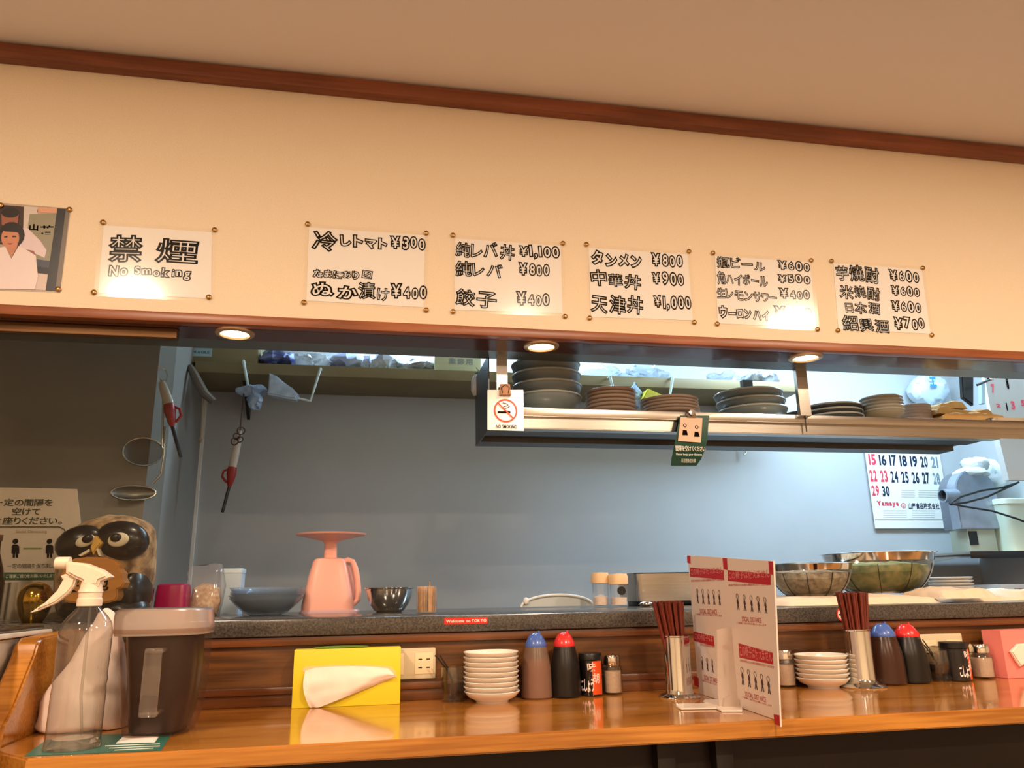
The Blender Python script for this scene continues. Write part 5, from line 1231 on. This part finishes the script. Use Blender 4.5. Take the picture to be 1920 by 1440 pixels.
G().lathe([(0, .013), (.03, .016), (.038, .006)], 32).obj('base_dome', M_pet, t, world=False)
zc0 = hz(155, 1137, cy); zc1 = hz(158, 1096, cy)
G().lathe([(.0178, zc0), (.0195, zc0+.001), (.0195, zc0+.012), (.0178, zc0+.014), (.018, zc0+.022), (.0195, zc0+.023), (.017, zc0+.03), (.016, zc1+.004), (0, zc1+.004)], 32).obj('screw_collar', mat('cream_plastic_head', (232, 210, 186), .4), t, world=False)
hx = (cx-at(158, 1100, cy).x)
hd = lambda L, y0: [at(x, y, y0)+Vector((hx*.6, 0, 0)) for x, y in L]
G().prism(hd([(115, 1052), (150, 1056), (180, 1068), (198, 1081), (186, 1086), (178, 1089), (175, 1099), (146, 1099), (144, 1089), (132, 1084), (114, 1074)], cy-.016), (0, .032, 0), .004).obj('trigger_head', MATS['cream_plastic_head'], t)
G().lathe([(0, 0), (.0095, 0), (.0105, .004), (.0105, .022), (0, .022)], 20, (at(97, 1053, cy).x+hx*.6, cy, at(97, 1056, cy).z), 'x').obj('nozzle', MATS['cream_plastic_head'], t)
G().prism(hd([(105, 1080), (113, 1076), (134, 1084), (130, 1098), (118, 1113), (95, 1131), (62, 1145), (47, 1149), (76, 1129), (98, 1107), (109, 1087)], cy-.008), (0, .016, 0), .003).obj('trigger', MATS['cream_plastic_head'], t)
G().tube([(cx+.002, cy, ZC+zc0), (cx+.004, cy, ZC+.08), (cx+.012, cy, ZC+.02)], .0022, 8).obj('dip_tube', M_pet, t)
# white cloth bag
YB2 = 1.66
rows = [(1140, 196, 203, .004), (1148, 184, 213, .012), (1165, 174, 224, .022), (1200, 152, 232, .035), (1250, 118, 236, .045), (1300, 90, 237, .05), (1340, 68, 237, .052), (1362, 61, 236, .05), (1374, 66, 232, .045), (1380, 78, 222, .035)]
g = G(); rg = []
for y, a, b, d in rows[::-1]:
    A, B = at(a, y, YB2), at(b, y, YB2); rg.append((max(A.z, ZC+.001), (A.x+B.x)/2, YB2, (B.x-A.x)/2, d))
rg[0] = (ZC+.001,)+rg[0][1:]
R2 = []
for i in range(len(rg)-1):
    for f in (0, .34, .67): R2.append(tuple(rg[i][k]*(1-f)+rg[i+1][k]*f for k in range(5)))
R2.append(rg[-1])
R2 = [r_ for k, r_ in enumerate(R2) if k == 0 or r_[0] > R2[k-1][0]+.0005]
g.loft(R2, 56, 2.3, nz=.013, nsc=17, seed=2)
for p in g.v: p.z = max(p.z, ZC+.001)
o = g.obj('cloth_bag', mat('white_bag_cloth', (226, 206, 196), .75, bump=.3, scale=60), origin=((rg[3][1]), YB2, ZC), sharp=60); tag(o, 'crumpled white cloth bag standing behind the spray bottle', 'bag')
# tea pitcher
YPi = 1.60
t = thing('tea_pitcher', 'large frosted plastic pitcher of dark tea with a lid, right of the spray bottle', 'pitcher', (at(300, 1380, YPi).x, YPi, ZC))
M_fr = clear('frosted_plastic', tint=(236, 224, 214), milky=.04, milk=(220, 190, 170), rough=.2, boost=.5)
rows = [(1392, 252, 336, .05), (1385, 243, 349, .066), (1372, 238, 360, .074), (1340, 235, 373, .08), (1290, 233, 383, .083), (1240, 232, 389, .085), (1190, 231, 392, .087)]
def rings(rows, k=1, dz=0, kd=1):
    rg = []
    for y, a, b, d in rows:
        A, B = at(a, y, YPi), at(b, y, YPi); m_ = (A.x+B.x)/2; rg.append((max(A.z, ZC+.0015)+dz, m_, YPi, (B.x-A.x)/2*k, d*k*kd))
    return [r_ for i, r_ in enumerate(rg) if i == 0 or r_[0] > rg[i-1][0]+1e-4]
G().loft(rings(rows), 48, 3.2).obj('jug', M_fr, t)
G().loft(rings(rows[1:], .84, .004), 44, 3).obj('tea', mat('dark_tea', (38, 15, 7), .3), t)
lr = [(1190, 224, 397, .093), (1182, 223, 398, .094), (1158, 225, 397, .094), (1146, 227, 396, .093), (1142, 233, 391, .088), (1141, 240, 385, .08)]
G().loft(rings(lr), 48, 3.2).obj('lid', clear('frosted_lid', tint=(240, 228, 220), milky=.5, milk=(244, 224, 208), rough=.2, boost=1.5), t)
G().loft(rings([(1186, 222.5, 398.5, .0945), (1182, 222, 399, .095), (1178, 222.5, 398.5, .0945)]), 48, 3.2).obj('lid_bead', M_fr, t)
yf = YPi-.083; hm = clear('handle_plastic', ior=1.6, milky=.05, milk=(230, 210, 196), rough=.06, boost=1.3)
A = at(272, 1216, yf-.045); B = at(306, 1216, yf-.045); zt = A.z; zb = at(270, 1346, yf-.045).z
g = G().box(A.x, B.x, yf-.05, yf-.043, zb, zt, .003); g.box(A.x, B.x, yf-.046, yf+.006, zt-.009, zt, .003); g.box(A.x, B.x, yf-.046, yf+.01, zb, zb+.009, .003)
g.obj('handle', hm, t)
#BODY
